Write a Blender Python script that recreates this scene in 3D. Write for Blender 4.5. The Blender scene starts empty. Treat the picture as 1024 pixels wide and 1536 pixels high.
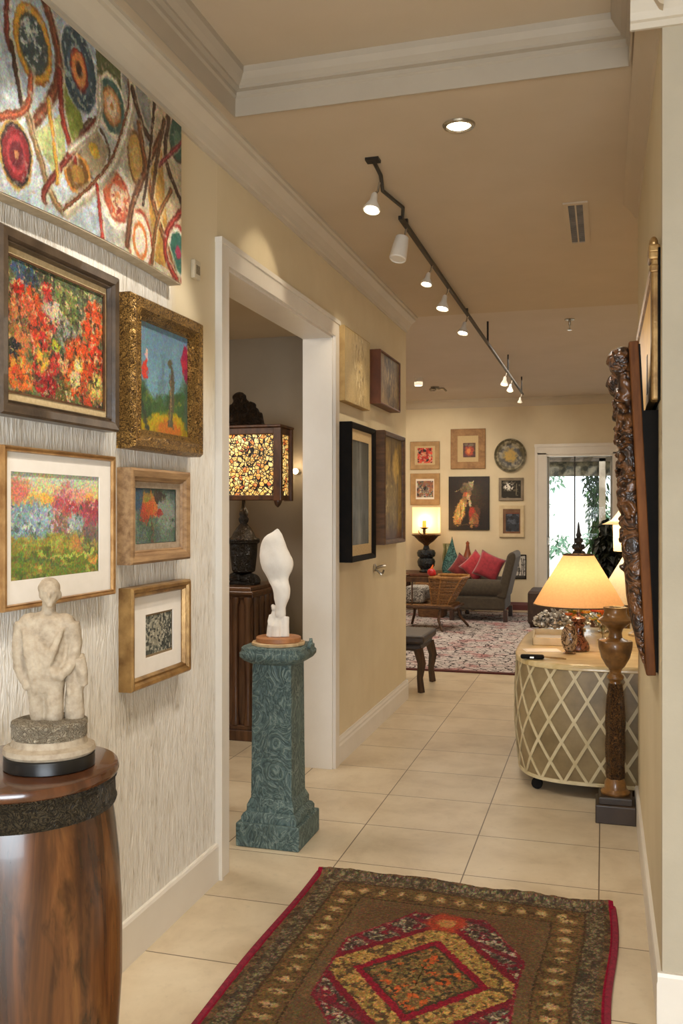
import bpy, bmesh, math, random
import numpy as np
from mathutils import Vector, Matrix, Euler
random.seed(7)
sc = bpy.context.scene
COL = sc.collection
PI = math.pi

# ------------------------------------------------------------------ helpers
def lin(c):
    c = np.asarray(c, float) / 255.0
    return np.where(c <= 0.04045, c / 12.92, ((c + 0.055) / 1.055) ** 2.4)
def lin4(c):
    r = lin(c); return (float(r[0]), float(r[1]), float(r[2]), 1.0)

class MB:
    """collects shapes for ONE mesh"""
    def __init__(s): s.bm = bmesh.new()
    def face(s, vs):
        try: return s.bm.faces.new(vs)
        except ValueError: return None
    def box(s, x0, x1, y0, y1, z0, z1, taper=None):
        v = []
        for z in (z0, z1):
            k = 1 if (taper is None or z == z0) else taper
            cx, cy = (x0+x1)/2, (y0+y1)/2
            for x, y in ((x0,y0),(x1,y0),(x1,y1),(x0,y1)):
                v.append(s.bm.verts.new((cx+(x-cx)*k, cy+(y-cy)*k, z)))
        for f in ((3,2,1,0),(4,5,6,7),(0,1,5,4),(1,2,6,5),(2,3,7,6),(3,0,4,7)):
            s.face([v[i] for i in f])
        return s
    def rings(s, rings, cap=True, closed=False):
        R = [[s.bm.verts.new(p) for p in r] for r in rings]
        n = len(R[0])
        m = len(R)
        for i in range(m if closed else m-1):
            a, b = R[i], R[(i+1) % m]
            for j in range(n):
                s.face((a[j], a[(j+1)%n], b[(j+1)%n], b[j]))
        if cap and not closed:
            s.face(list(reversed(R[0]))); s.face(R[-1])
        return s
    def lathe(s, prof, n=32, c=(0,0,0), sx=1, sy=1, cap=True, fl=None):
        rs = []
        for r, z in prof:
            ring = []
            for k in range(n):
                a = 2*PI*k/n
                q = r*(1+(fl[1]*math.cos(fl[0]*a) if fl else 0))
                ring.append((c[0]+q*sx*math.cos(a), c[1]+q*sy*math.sin(a), c[2]+z))
            rs.append(ring)
        return s.rings(rs, cap)
    def sq(s, prof, c=(0,0,0), rnd=0.0, n=4):
        """square sections: prof [(half,z)], rnd = corner radius"""
        rs = []
        for h, z in prof:
            ring = []
            r = min(rnd, h*0.9)
            if r <= 0:
                ring = [(c[0]-h,c[1]-h,c[2]+z),(c[0]+h,c[1]-h,c[2]+z),(c[0]+h,c[1]+h,c[2]+z),(c[0]-h,c[1]+h,c[2]+z)]
            else:
                for (qx,qy,a0) in ((-1,-1,PI),(1,-1,1.5*PI),(1,1,0),(-1,1,.5*PI)):
                    for k in range(n+1):
                        a = a0+k*PI/2/n
                        ring.append((c[0]+qx*(h-r)+r*math.cos(a), c[1]+qy*(h-r)+r*math.sin(a), c[2]+z))
            rs.append(ring)
        return s.rings(rs)
    def tube(s, pts, rad, n=8, cap=True, flat=1.0):
        pts = [Vector(p) for p in pts]
        if not hasattr(rad, '__len__'): rad = [rad]*len(pts)
        rs = []; up = None
        for i, p in enumerate(pts):
            d = (pts[min(i+1,len(pts)-1)]-pts[max(i-1,0)]).normalized()
            if up is None:
                ref = Vector((0,0,1)) if abs(d.z) < .9 else Vector((0,1,0))
                a = d.cross(ref).normalized()
            else:
                a = (up - d*up.dot(d)).normalized()
            up = a; b = d.cross(a)
            rs.append([tuple(p + (a*math.cos(2*PI*k/n) + b*flat*math.sin(2*PI*k/n))*rad[i]) for k in range(n)])
        return s.rings(rs, cap)
    def blob(s, c, r, rot=(0,0,0), n=14):
        M = Matrix.Translation(c) @ Euler(rot).to_matrix().to_4x4() @ Matrix.Diagonal((r[0],r[1],r[2],1))
        bmesh.ops.create_uvsphere(s.bm, u_segments=n, v_segments=max(6,n//2+1), radius=1, matrix=M)
        return s
    def ico(s, c, r, sub=1, rot=(0,0,0)):
        rr = r if hasattr(r,'__len__') else (r,r,r)
        M = Matrix.Translation(c) @ Euler(rot).to_matrix().to_4x4() @ Matrix.Diagonal((rr[0],rr[1],rr[2],1))
        bmesh.ops.create_icosphere(s.bm, subdivisions=sub, radius=1, matrix=M)
        return s
    def quad(s, pts):
        s.face([s.bm.verts.new(p) for p in pts]); return s
    def prism(s, poly, y0, y1):
        """poly in x,z extruded along y"""
        return s.rings([[(x,y0,z) for x,z in poly],[(x,y1,z) for x,z in poly]])
    def xform(s, M):
        bmesh.ops.transform(s.bm, matrix=M, verts=s.bm.verts); return s

def tag(o, label=None, cat=None, group=None, kind=None):
    if label: o['label'] = label
    if cat: o['category'] = cat
    if group: o['group'] = group
    if kind: o['kind'] = kind
    return o
def thing(name, label, cat, loc=(0,0,0), rz=0, group=None, rot=None):
    o = bpy.data.objects.new(name, None); COL.objects.link(o)
    o.empty_display_size = .05
    o.location = loc; o.rotation_euler = rot if rot else (0,0,rz)
    return tag(o, label, cat, group)
def part(name, mb, mat, parent=None, smooth=True, bevel=0, remesh=0, relax=0, disp=None, sub=0, solid=0, angle=.7):
    bm = mb.bm
    bmesh.ops.recalc_face_normals(bm, faces=bm.faces)
    me = bpy.data.meshes.new(name); bm.to_mesh(me); bm.free()
    o = bpy.data.objects.new(name, me); COL.objects.link(o)
    if mat: me.materials.append(mat)
    for p in me.polygons: p.use_smooth = smooth
    if smooth and not remesh:
        me.set_sharp_from_angle(angle=angle)
    if parent: o.parent = parent
    if bevel:
        b = o.modifiers.new('b','BEVEL'); b.width = bevel; b.segments = 2; b.limit_method = 'ANGLE'; b.angle_limit = .6
    if solid:
        b = o.modifiers.new('s','SOLIDIFY'); b.thickness = solid
    if remesh:
        r = o.modifiers.new('r','REMESH'); r.mode = 'VOXEL'; r.voxel_size = remesh; r.use_smooth_shade = True
        if relax:
            r = o.modifiers.new('m','SMOOTH'); r.factor = .5; r.iterations = relax
    if sub:
        r = o.modifiers.new('ss','SUBSURF'); r.levels = sub; r.render_levels = sub
    if disp:
        t = bpy.data.textures.new(name+'_tex', 'CLOUDS'); t.noise_scale = disp[0]; t.noise_depth = 3
        d = o.modifiers.new('d','DISPLACE'); d.texture = t; d.strength = disp[1]; d.mid_level = .5; d.texture_coords = 'LOCAL'
    return o
def struct(name, mb, mat, parent=None, **k):
    o = part(name, mb, mat, parent, smooth=k.pop('smooth', False), **k)
    if not parent: o['kind'] = 'structure'
    return o
def dup(root, loc=None, rz=None, label=None, group=None):
    r = root.copy(); COL.objects.link(r)
    if loc is not None: r.location = loc
    if rz is not None: r.rotation_euler = (0,0,rz)
    if label: r['label'] = label
    if group: r['group'] = group
    for ch in list(root.children):
        c = ch.copy(); COL.objects.link(c); c.parent = r
        for g in ch.children:
            d = g.copy(); COL.objects.link(d); d.parent = c
    return r

# ------------------------------------------------------------------ materials
class NT:
    def __init__(s, name):
        s.m = bpy.data.materials.new(name); s.m.use_nodes = True
        s.t = s.m.node_tree; s.t.nodes.clear()
        s.out = s.n('ShaderNodeOutputMaterial')
    def n(s, typ, **k):
        o = s.t.nodes.new(typ)
        for a, v in k.items(): setattr(o, a, v)
        return o
    def l(s, a, b): s.t.links.new(a, b)
    def val(s, sock, v):
        if isinstance(v, bpy.types.NodeSocket): s.l(v, sock)
        else: sock.default_value = v
    def math(s, op, a, b=0.0, c=None):
        o = s.n('ShaderNodeMath', operation=op)
        s.val(o.inputs[0], a); s.val(o.inputs[1], b)
        if c is not None: s.val(o.inputs[2], c)
        return o.outputs[0]
    def coord(s, scale=(1,1,1), kind='Object', rot=(0,0,0)):
        tc = s.n('ShaderNodeTexCoord'); mp = s.n('ShaderNodeMapping')
        s.l(tc.outputs[kind], mp.inputs[0]); mp.inputs['Scale'].default_value = scale; mp.inputs['Rotation'].default_value = rot
        return mp.outputs[0]
    def noise(s, vec, scale, detail=4, rough=.55, dist=0):
        o = s.n('ShaderNodeTexNoise'); s.l(vec, o.inputs['Vector'])
        o.inputs['Scale'].default_value = scale; o.inputs['Detail'].default_value = detail
        o.inputs['Roughness'].default_value = rough; o.inputs['Distortion'].default_value = dist
        return o.outputs['Fac']
    def voro(s, vec, scale, feature='F1', out='Distance'):
        o = s.n('ShaderNodeTexVoronoi', feature=feature); s.l(vec, o.inputs['Vector']); o.inputs['Scale'].default_value = scale
        return o.outputs[out]
    def ramp(s, fac, stops):
        o = s.n('ShaderNodeValToRGB'); s.l(fac, o.inputs[0])
        e = o.color_ramp.elements
        while len(e) < len(stops): e.new(.5)
        for k, (p, c) in enumerate(stops):
            e[k].position = p; e[k].color = lin4(c) if hasattr(c,'__len__') else (c,c,c,1)
        return o.outputs[0]
    def mix(s, f, a, b, mode='MIX'):
        o = s.n('ShaderNodeMix', data_type='RGBA', blend_type=mode)
        s.val(o.inputs[0], f)
        for k, v in ((6,a),(7,b)):
            if isinstance(v, bpy.types.NodeSocket): s.l(v, o.inputs[k])
            else: o.inputs[k].default_value = lin4(v)
        return o.outputs[2]
    def bsdf(s, col, rough=.5, metal=0, bump=None, bstr=.3, bdist=.01, emis=None, estr=0, spec=.5, coat=0, trans=0, sheen=0):
        b = s.n('ShaderNodeBsdfPrincipled')
        if isinstance(col, bpy.types.NodeSocket): s.l(col, b.inputs['Base Color'])
        else: b.inputs['Base Color'].default_value = lin4(col)
        s.val(b.inputs['Roughness'], rough); b.inputs['Metallic'].default_value = metal
        b.inputs['Specular IOR Level'].default_value = spec; b.inputs['Coat Weight'].default_value = coat
        b.inputs['Transmission Weight'].default_value = trans; b.inputs['Sheen Weight'].default_value = sheen
        if bump is not None:
            bp = s.n('ShaderNodeBump'); s.l(bump, bp.inputs['Height'])
            bp.inputs['Strength'].default_value = bstr; bp.inputs['Distance'].default_value = bdist
            s.l(bp.outputs[0], b.inputs['Normal'])
        if emis is not None:
            if isinstance(emis, bpy.types.NodeSocket): s.l(emis, b.inputs['Emission Color'])
            else: b.inputs['Emission Color'].default_value = lin4(emis)
            s.val(b.inputs['Emission Strength'], estr)
        s.l(b.outputs[0], s.out.inputs[0]); s.b = b
        return s.m

MATS = {}
def pm(name, c1, c2=None, rough=.5, metal=0, scale=8, stretch=(1,1,1), detail=5, bscale=None, bstr=.2, bdist=.005, dist=0, coat=0, spec=.5, lo=.35, hi=.65, sheen=0):
    """two tone noise material with optional bump"""
    if name in MATS: return MATS[name]
    n = NT(name)
    v = n.coord(stretch)
    if c2 is None: c2 = tuple(max(0, x*.88) for x in c1)
    f = n.noise(v, scale, detail, .6, dist)
    col = n.ramp(f, [(lo, c2), (hi, c1)])
    bump = n.noise(v, bscale, 4, .6, dist) if bscale else None
    MATS[name] = n.bsdf(col, rough, metal, bump, bstr, bdist, coat=coat, spec=spec, sheen=sheen)
    return MATS[name]

def m_floor():
    n = NT('beige floor tile')
    tc = n.n('ShaderNodeTexCoord'); sp = n.n('ShaderNodeSeparateXYZ'); n.l(tc.outputs['Object'], sp.inputs[0])
    def grid(o, x0, w):
        a = n.math('DIVIDE', n.math('SUBTRACT', o, x0), w)
        fl = n.math('FLOOR', a)
        fr = n.math('SUBTRACT', a, fl)
        d = n.math('MULTIPLY', n.math('MINIMUM', fr, n.math('SUBTRACT', 1.0, fr)), w)
        return d, fl
    dx, ix = grid(sp.outputs[0], -.018, .537)
    dy, iy = grid(sp.outputs[1], 3.73, .472)
    d = n.math('MINIMUM', dx, dy)
    g = n.math('SMOOTHSTEP' if False else 'LESS_THAN', d, .0026)
    v = n.coord((1,1,1))
    base = n.ramp(n.noise(v, 3.2, 7, .62, .4), [(.3,(190,172,143)),(.52,(208,192,164)),(.75,(218,204,178))])
    spots = n.ramp(n.noise(v, 26, 6, .7), [(.55,1.0),(.78,.86)])
    base = n.mix(1.0, base, spots, 'MULTIPLY')
    wn = n.n('ShaderNodeTexWhiteNoise', noise_dimensions='2D')
    cb = n.n('ShaderNodeCombineXYZ'); n.l(ix, cb.inputs[0]); n.l(iy, cb.inputs[1]); n.l(cb.outputs[0], wn.inputs[0])
    tv = n.math('ADD', n.math('MULTIPLY', wn.outputs[0], .1), .92)
    cc = n.n('ShaderNodeCombineColor')
    for k in range(3): n.l(tv, cc.inputs[k])
    base = n.mix(1.0, base, cc.outputs[0], 'MULTIPLY')
    col = n.mix(g, base, (104,88,68))
    h = n.math('SUBTRACT', 1.0, g)
    r = n.math('ADD', n.math('MULTIPLY', n.noise(v, 9, 5), .2), .28)
    return n.bsdf(col, r, 0, h, .4, .002, spec=.4)

def m_wallpaper():
    n = NT('rippled white wallpaper')
    v = n.coord((1,1,1))
    w = n.noise(n.coord((1,1,.14)), 80, 3, .55, 1.4)
    w2 = n.noise(n.coord((1,1,.20)), 34, 2, .5, .9)
    h = n.math('ADD', w, n.math('MULTIPLY', w2, .6))
    tc = n.n('ShaderNodeTexCoord'); sp = n.n('ShaderNodeSeparateXYZ'); n.l(tc.outputs['Object'], sp.inputs[0])
    def sm(o, a, b):
        m = n.n('ShaderNodeMapRange', interpolation_type='SMOOTHSTEP'); n.l(o, m.inputs[0]); m.inputs[1].default_value = a; m.inputs[2].default_value = b
        return m.outputs[0]
    plain = n.math('MULTIPLY', sm(sp.outputs[2], 1.75, 2.15), sm(sp.outputs[1], 2.95, 3.06))
    col = n.ramp(h, [(.50,(186,179,166)),(.64,(220,214,203)),(.80,(232,228,220)),(1.0,(238,235,228))])  # grey in the low ripples: shade of the relief put into the colour
    col = n.mix(plain, col, (221,207,176))
    hh = n.math('MULTIPLY', h, n.math('SUBTRACT', 1.0, plain))
    return n.bsdf(col, .7, 0, hh, .75, .012)

def m_wall(name, c, c2, rough=.75):
    n = NT(name); v = n.coord()
    col = n.ramp(n.noise(v, 2.6, 5, .6), [(.3,c2),(.7,c)])
    return n.bsdf(col, rough, 0, n.noise(v, 120, 3), .12, .003)

def m_paint(name, rough=.5, bstr=.5, fine=220, var=.35, metal=0, spec=.4):
    """oil paint / print: colour comes from the painted point colours of the mesh"""
    n = NT(name)
    a = n.n('ShaderNodeAttribute', attribute_name='paint')
    v = n.coord()
    f = n.noise(v, fine, 3, .65)
    k = n.ramp(f, [(.25, 1-var), (.75, 1+0.0)])
    col = n.mix(1.0, a.outputs['Color'], k, 'MULTIPLY')
    return n.bsdf(col, rough, metal, n.math('ADD', f, n.noise(v, fine*.35, 3)), bstr, .004, spec=spec)

def m_glass(name, tint=(255,255,255), rough=.02, mixv=.12):
    n = NT(name)
    t = n.n('ShaderNodeBsdfTransparent'); t.inputs[0].default_value = lin4(tint)
    g = n.n('ShaderNodeBsdfGlossy'); g.inputs['Roughness'].default_value = rough
    fr = n.n('ShaderNodeFresnel'); fr.inputs[0].default_value = 1.35
    m = n.n('ShaderNodeMixShader'); n.l(fr.outputs[0], m.inputs[0]) if mixv is None else m.inputs[0].__setattr__('default_value', mixv)
    n.l(t.outputs[0], m.inputs[1]); n.l(g.outputs[0], m.inputs[2]); n.l(m.outputs[0], n.out.inputs[0])
    return n.m

def m_shade(name, col=(250,226,180), em=0.0, ecol=(255,190,100)):
    n = NT(name)
    v = n.coord()
    c = n.ramp(n.noise(v, 90, 3), [(.3,tuple(x*.94 for x in col)),(.7,col)])
    d = n.n('ShaderNodeBsdfDiffuse'); n.l(c, d.inputs[0])
    t = n.n('ShaderNodeBsdfTranslucent'); n.l(c, t.inputs[0])
    m = n.n('ShaderNodeMixShader'); m.inputs[0].default_value = .55
    n.l(d.outputs[0], m.inputs[1]); n.l(t.outputs[0], m.inputs[2])
    last = m.outputs[0]
    if em:
        e = n.n('ShaderNodeEmission'); e.inputs[0].default_value = lin4(ecol); e.inputs[1].default_value = em
        a = n.n('ShaderNodeAddShader'); n.l(last, a.inputs[0]); n.l(e.outputs[0], a.inputs[1]); last = a.outputs[0]
    n.l(last, n.out.inputs[0]); return n.m

def m_emit(name, col, s):
    n = NT(name); e = n.n('ShaderNodeEmission'); e.inputs[0].default_value = lin4(col); e.inputs[1].default_value = s
    n.l(e.outputs[0], n.out.inputs[0]); return n.m

def m_carve(name, dark, light, scale=30, rough=.5, metal=0, bstr=.8, bdist=.01, dist=2.5, wave=False, stretch=(1,1,1)):
    """carved / swirling relief surface"""
    n = NT(name); v = n.coord(stretch)
    f = n.noise(v, scale, 3, .5, dist)
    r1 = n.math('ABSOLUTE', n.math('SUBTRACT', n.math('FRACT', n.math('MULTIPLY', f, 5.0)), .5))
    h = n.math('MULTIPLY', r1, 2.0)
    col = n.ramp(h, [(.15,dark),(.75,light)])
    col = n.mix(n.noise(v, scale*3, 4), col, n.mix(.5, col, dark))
    return n.bsdf(col, rough, metal, h, bstr, bdist)

def m_mosaic(name):
    n = NT(name); v = n.coord()
    dv = n.n('ShaderNodeTexVoronoi', feature='DISTANCE_TO_EDGE'); n.l(v, dv.inputs['Vector']); dv.inputs['Scale'].default_value = 40
    cv = n.n('ShaderNodeTexVoronoi'); n.l(v, cv.inputs['Vector']); cv.inputs['Scale'].default_value = 40
    sw = n.noise(v, 46, 3, .5, 3.0)
    edge = n.math('MULTIPLY', n.math('GREATER_THAN', dv.outputs['Distance'], .09), n.math('GREATER_THAN', sw, .43))
    sepc = n.n('ShaderNodeSeparateColor'); n.l(cv.outputs['Color'], sepc.inputs[0])
    tint = n.ramp(sepc.outputs[0], [(.0,(255,196,96)),(.35,(255,226,150)),(.6,(255,214,120)),(.82,(255,170,80)),(.97,(214,84,50))])
    br = n.math('MULTIPLY', edge, n.math('ADD', n.math('MULTIPLY', n.noise(v, 5, 2), 3.0), -.55))
    col = n.mix(edge, (26,17,10), (190,140,70))
    return n.bsdf(col, .35, 0, dv.outputs['Distance'], .5, .01, emis=tint, estr=n.math('MAXIMUM', br, 0.0))

def m_livrug():
    n = NT('faded grey rug'); v = n.coord()
    vo = n.n('ShaderNodeTexVoronoi', feature='DISTANCE_TO_EDGE')
    dn = n.n('ShaderNodeTexNoise'); n.l(v, dn.inputs['Vector']); dn.inputs['Scale'].default_value = 6; dn.inputs['Detail'].default_value = 4
    mx = n.mix(.12, v, dn.outputs['Color'], 'ADD')
    n.l(mx, vo.inputs['Vector']); vo.inputs['Scale'].default_value = 9
    f = n.noise(v, 20, 5, .7, 2.2)
    col = n.ramp(f, [(.33,(62,54,56)),(.41,(132,122,122)),(.49,(200,190,186)),(.66,(218,210,204))])
    col = n.mix(n.math('LESS_THAN', vo.outputs['Distance'], .05), col, (58,48,50))
    pk = n.ramp(n.noise(v, 3.0, 3), [(.5,(255,255,255)),(.66,(226,168,170))])
    col = n.mix(1.0, col, pk, 'MULTIPLY')
    return n.bsdf(col, .95, 0, f, .5, .01)

def m_lattice_panel():
    return pm('taupe lacquer panel', (158,142,116), (126,110,86), .42, scale=5, detail=4)

WHITE = pm('white gloss trim', (226,220,210), (220,213,202), .38, scale=3)
WALLC = m_wall('cream wall paint', (220,206,174), (211,196,162))
WALLW = m_wallpaper()
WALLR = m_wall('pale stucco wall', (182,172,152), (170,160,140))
BACKW = m_wall('warm cream back wall', (222,208,178), (214,199,168))
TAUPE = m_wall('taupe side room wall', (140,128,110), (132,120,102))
CEIL = m_wall('matte ceiling', (196,180,156), (190,174,149))
CROWN = pm('painted cornice', (202,192,174), (197,186,167), .5, scale=3)
FLOOR = m_floor()
DKWOOD = pm('dark walnut wood', (74,46,28), (38,22,13), .35, scale=3, stretch=(12,12,1.2), dist=.6, bscale=20, bstr=.12, coat=.2)
BROWNF = pm('brown stained frame wood', (104,72,44), (66,44,26), .45, scale=5, stretch=(6,1,6), bscale=60, bstr=.2)
UMBER = pm('umber frame lacquer', (88,72,56), (52,40,30), .35, scale=9, bscale=80, bstr=.2, coat=.2)
TANW = pm('limed oak frame wood', (172,138,98), (128,96,64), .5, scale=6, stretch=(1,8,8), bscale=60, bstr=.25)
GOLD = pm('thin gilt frame', (196,156,104), (150,110,68), .32, .75, scale=14, bscale=90, bstr=.1)
GOLD2 = pm('worn gilt wood', (182,146,92), (122,90,52), .36, .6, scale=10, bscale=50, bstr=.25)
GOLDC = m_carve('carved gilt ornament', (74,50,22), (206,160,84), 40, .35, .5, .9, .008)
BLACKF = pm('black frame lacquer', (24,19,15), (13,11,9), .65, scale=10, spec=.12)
MATBW = pm('white mat board', (236,230,222), (232,226,217), .8, scale=30)
MATCR = pm('cream linen mat', (206,184,142), (190,166,124), .85, scale=90, bscale=300, bstr=.2)
MATGR = pm('grey linen liner', (170,152,130), (148,130,108), .8, scale=60, bscale=300, bstr=.2)
CHROME = pm('chrome metal', (190,184,172), (150,144,132), .25, .9, scale=20)
DARKM = pm('dark track metal', (40,34,28), (28,24,20), .45, .4, scale=20)
OIL = m_paint('oil paint', .42, .7, 230, .32)
PRINT = m_paint('paper print', .7, .15, 300, .12)
GLOW = m_emit('lamp lens glow', (255,238,205), 14)

# ------------------------------------------------------------------ painting with numpy
def vnoise(x, y, seed=0):
    xi = np.floor(x).astype(np.int64); yi = np.floor(y).astype(np.int64)
    xf = x-xi; yf = y-yi
    xf = xf*xf*(3-2*xf); yf = yf*yf*(3-2*yf)
    def h(a, b):
        k = (a*374761393 + b*668265263 + seed*1274126177) & 0xffffffff
        k = ((k ^ (k >> 13)) * 1274126177) & 0xffffffff
        return ((k ^ (k >> 16)) & 0xffff)/65535.0
    return (h(xi,yi)*(1-xf)+h(xi+1,yi)*xf)*(1-yf) + (h(xi,yi+1)*(1-xf)+h(xi+1,yi+1)*xf)*yf
def fbm(x, y, sc=1.0, oct=4, seed=0):
    r = np.zeros_like(x); a = .5; t = 0
    for k in range(oct):
        r += a*vnoise(x*sc, y*sc, seed+k*17); t += a; a *= .55; sc *= 2.03
    return r/t

class Paint:
    """x,y in metres from the lower left corner"""
    def __init__(s, w, h, nx, ny):
        s.w, s.h, s.nx, s.ny = w, h, nx, ny
        gx, gy = np.meshgrid(np.linspace(0,w,nx), np.linspace(0,h,ny))
        s.x = gx.ravel(); s.y = gy.ravel(); s.u = s.x/w; s.v = s.y/h
        s.c = np.zeros((nx*ny,3))
    def put(s, m, col):
        m = np.clip(m,0,1)[:,None]
        s.c = s.c*(1-m) + np.asarray(col,float)*m
    def fill(s, col): s.c[:] = col
    def blend(s, stops, f):
        xs = [a for a,_ in stops]
        for k in range(3): s.c[:,k] = np.interp(f, xs, [c[k] for _,c in stops])
    def mottle(s, sc, amt, seed=0, oct=4):
        f = fbm(s.x, s.y, sc, oct, seed)
        s.c *= (1+amt*(f-.5)*2)[:,None]
    def speck(s, sc, thr, col, seed=0, oct=4, soft=.04, mask=None, st=(1,1)):
        f = fbm(s.x*st[0], s.y*st[1], sc, oct, seed)
        m = np.clip((f-thr)/(soft*2.2),0,1)*.85
        if mask is not None: m = m*mask
        s.put(m, col)
    def ell(s, cx, cy, rx, ry, ang=0, soft=.12, wob=.12, sc=None, seed=3):
        a = math.radians(ang); dx = s.x-cx; dy = s.y-cy
        X = dx*math.cos(a)+dy*math.sin(a); Y = -dx*math.sin(a)+dy*math.cos(a)
        r = np.sqrt((X/rx)**2+(Y/ry)**2)
        r = r + wob*(fbm(s.x, s.y, sc or 2.5/min(rx,ry), 3, seed)-.5)*2
        return np.clip((1-r)/soft+.5,0,1)
    def line(s, pts, w, soft=.35, wob=0.0):
        d = np.full_like(s.x, 1e9)
        P = catmull(pts)
        wx = wob*(fbm(s.x,s.y,30,2,5)-.5); wy = wob*(fbm(s.x,s.y,30,2,9)-.5)
        X = s.x+wx; Y = s.y+wy
        for (ax,ay),(bx,by) in zip(P[:-1],P[1:]):
            L = (bx-ax)**2+(by-ay)**2+1e-12
            t = np.clip(((X-ax)*(bx-ax)+(Y-ay)*(by-ay))/L,0,1)
            d = np.minimum(d, np.hypot(X-ax-t*(bx-ax), Y-ay-t*(by-ay)))
        return np.clip((w/2-d)/(w*soft)+.5,0,1)
    def brush(s, amp, sc, seed=1, jit=.10):
        """break edges up like brush work: shift colours by noise, then jitter tone"""
        ix = np.tile(np.arange(s.nx), s.ny); iy = np.repeat(np.arange(s.ny), s.nx)
        for k,(a,q) in enumerate(((amp,sc),(amp*.5,sc*2.6))):
            dx = (fbm(s.x,s.y*.8,q,3,seed+k)-.5)*4*a/s.w*s.nx; dy = (fbm(s.x,s.y,q,3,seed+40+k)-.5)*4*a/s.h*s.ny
            jx = np.clip((ix+dx).astype(int),0,s.nx-1); jy = np.clip((iy+dy).astype(int),0,s.ny-1)
            s.c = s.c[jy*s.nx+jx]
        for k in range(3): s.c[:,k] *= 1+jit*2*(fbm(s.x,s.y,sc*3.2,3,seed+80+k*7)-.5)*2
        s.c = np.clip(s.c,0,255)
    def poly(s, pts):
        ins = np.zeros(len(s.x), bool); n = len(pts)
        for i in range(n):
            ax,ay = pts[i]; bx,by = pts[(i+1)%n]
            if ay == by: continue
            c = ((ay > s.y) != (by > s.y)) & (s.x < (bx-ax)*(s.y-ay)/(by-ay)+ax)
            ins ^= c
        return ins.astype(float)
def catmull(pts, k=6):
    if len(pts) < 3: return pts
    P = [pts[0]]+list(pts)+[pts[-1]]; out = []
    for i in range(1,len(P)-2):
        p0,p1,p2,p3 = [np.array(q,float) for q in P[i-1:i+3]]
        for j in range(k):
            t = j/k
            out.append(tuple(.5*((2*p1)+(p2-p0)*t+(2*p0-5*p1+4*p2-p3)*t*t+(3*p1-p0-3*p2+p3)*t**3)))
    out.append(tuple(pts[-1])); return out

def grid_obj(name, p, mat, parent=None, place=None, close=0.0):
    """p: Paint. Grid faces -y in local coordinates, x to the right, z up, centred; place(x,y)->xyz overrides"""
    nx, ny = p.nx, p.ny
    if place is None:
        co = np.stack([p.x-p.w/2, np.zeros_like(p.x), p.y-p.h/2],1)
    else:
        co = place(p.x, p.y)
    i = np.arange(nx*ny).reshape(ny,nx)
    f = np.stack([i[:-1,:-1],i[:-1,1:],i[1:,1:],i[1:,:-1]],-1).reshape(-1,4)
    me = bpy.data.meshes.new(name)
    me.vertices.add(len(co)); me.vertices.foreach_set('co', co.ravel().astype(np.float32))
    me.loops.add(f.size); me.loops.foreach_set('vertex_index', f.ravel().astype(np.int32))
    me.polygons.add(len(f)); me.polygons.foreach_set('loop_start', (np.arange(len(f))*4).astype(np.int32))
    me.polygons.foreach_set('loop_total', np.full(len(f),4,np.int32))
    me.update(calc_edges=True); me.validate()
    at = me.color_attributes.new('paint','FLOAT_COLOR','POINT')
    c = lin(np.clip(p.c,0,255)); c = np.concatenate([c, np.ones((len(c),1))],1)
    at.data.foreach_set('color', c.ravel().astype(np.float32))
    for q in me.polygons: q.use_smooth = True
    me.materials.append(mat)
    o = bpy.data.objects.new(name, me); COL.objects.link(o)
    if parent: o.parent = parent
    return o

def frame_mb(w, h, prof, seg=1):
    """mitred frame; prof = [(inset from outer edge, forward from wall)], local x right, z up, front = -y"""
    mb = MB()
    rs = []
    for ins, fwd in prof:
        a, b = w/2-ins, h/2-ins
        rs.append([(-a,-fwd,-b),(a,-fwd,-b),(a,-fwd,b),(-a,-fwd,b)])
    mb.rings(rs, closed=True)
    return mb
def rect_mb(w, h, y, hole=None):
    mb = MB()
    if hole is None:
        mb.quad([(-w/2,y,-h/2),(w/2,y,-h/2),(w/2,y,h/2),(-w/2,y,h/2)])
        return mb
    hx0,hx1,hz0,hz1 = hole
    o = [(-w/2,-h/2),(w/2,-h/2),(w/2,h/2),(-w/2,h/2)]; i = [(hx0,hz0),(hx1,hz0),(hx1,hz1),(hx0,hz1)]
    ov = [mb.bm.verts.new((x,y,z)) for x,z in o]; iv = [mb.bm.verts.new((x,y,z)) for x,z in i]
    bv = [mb.bm.verts.new((x,y+.004,z)) for x,z in i]
    for k in range(4):
        mb.face((ov[k],ov[(k+1)%4],iv[(k+1)%4],iv[k])); mb.face((iv[k],iv[(k+1)%4],bv[(k+1)%4],bv[k]))
    return mb
WALLROT = {'left': PI/2, 'back': 0, 'right': -PI/2}

def picture(name, label, cat, wall, loc, w, h, prof, fmat, inner, art, res, amat, layers=(), group=None, frame_name='frame', artname='painting', artoff=(0,0), deep=None):
    """inner=(w,h) of the artwork; layers=[(name, outer w, outer h, hole w, hole h, forward, mat)]"""
    t = thing(name, label, cat, loc, WALLROT[wall], group)
    part(frame_name, frame_mb(w, h, prof), fmat, t, smooth=False)
    for nm, ow, oh, hw, hh, fw, mt in layers:
        ox, oz = artoff
        part(nm, rect_mb(ow, oh, -fw, (ox-hw/2,ox+hw/2,oz-hh/2,oz+hh/2)), mt, t, smooth=False)
    p = Paint(inner[0], inner[1], int(res*inner[0]/max(inner))+2, int(res*inner[1]/max(inner))+2)
    art(p)
    fwd = (deep if deep is not None else .012)
    o = grid_obj(artname, p, amat, t)
    o.location = (artoff[0], -fwd, artoff[1])
    return t

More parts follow.
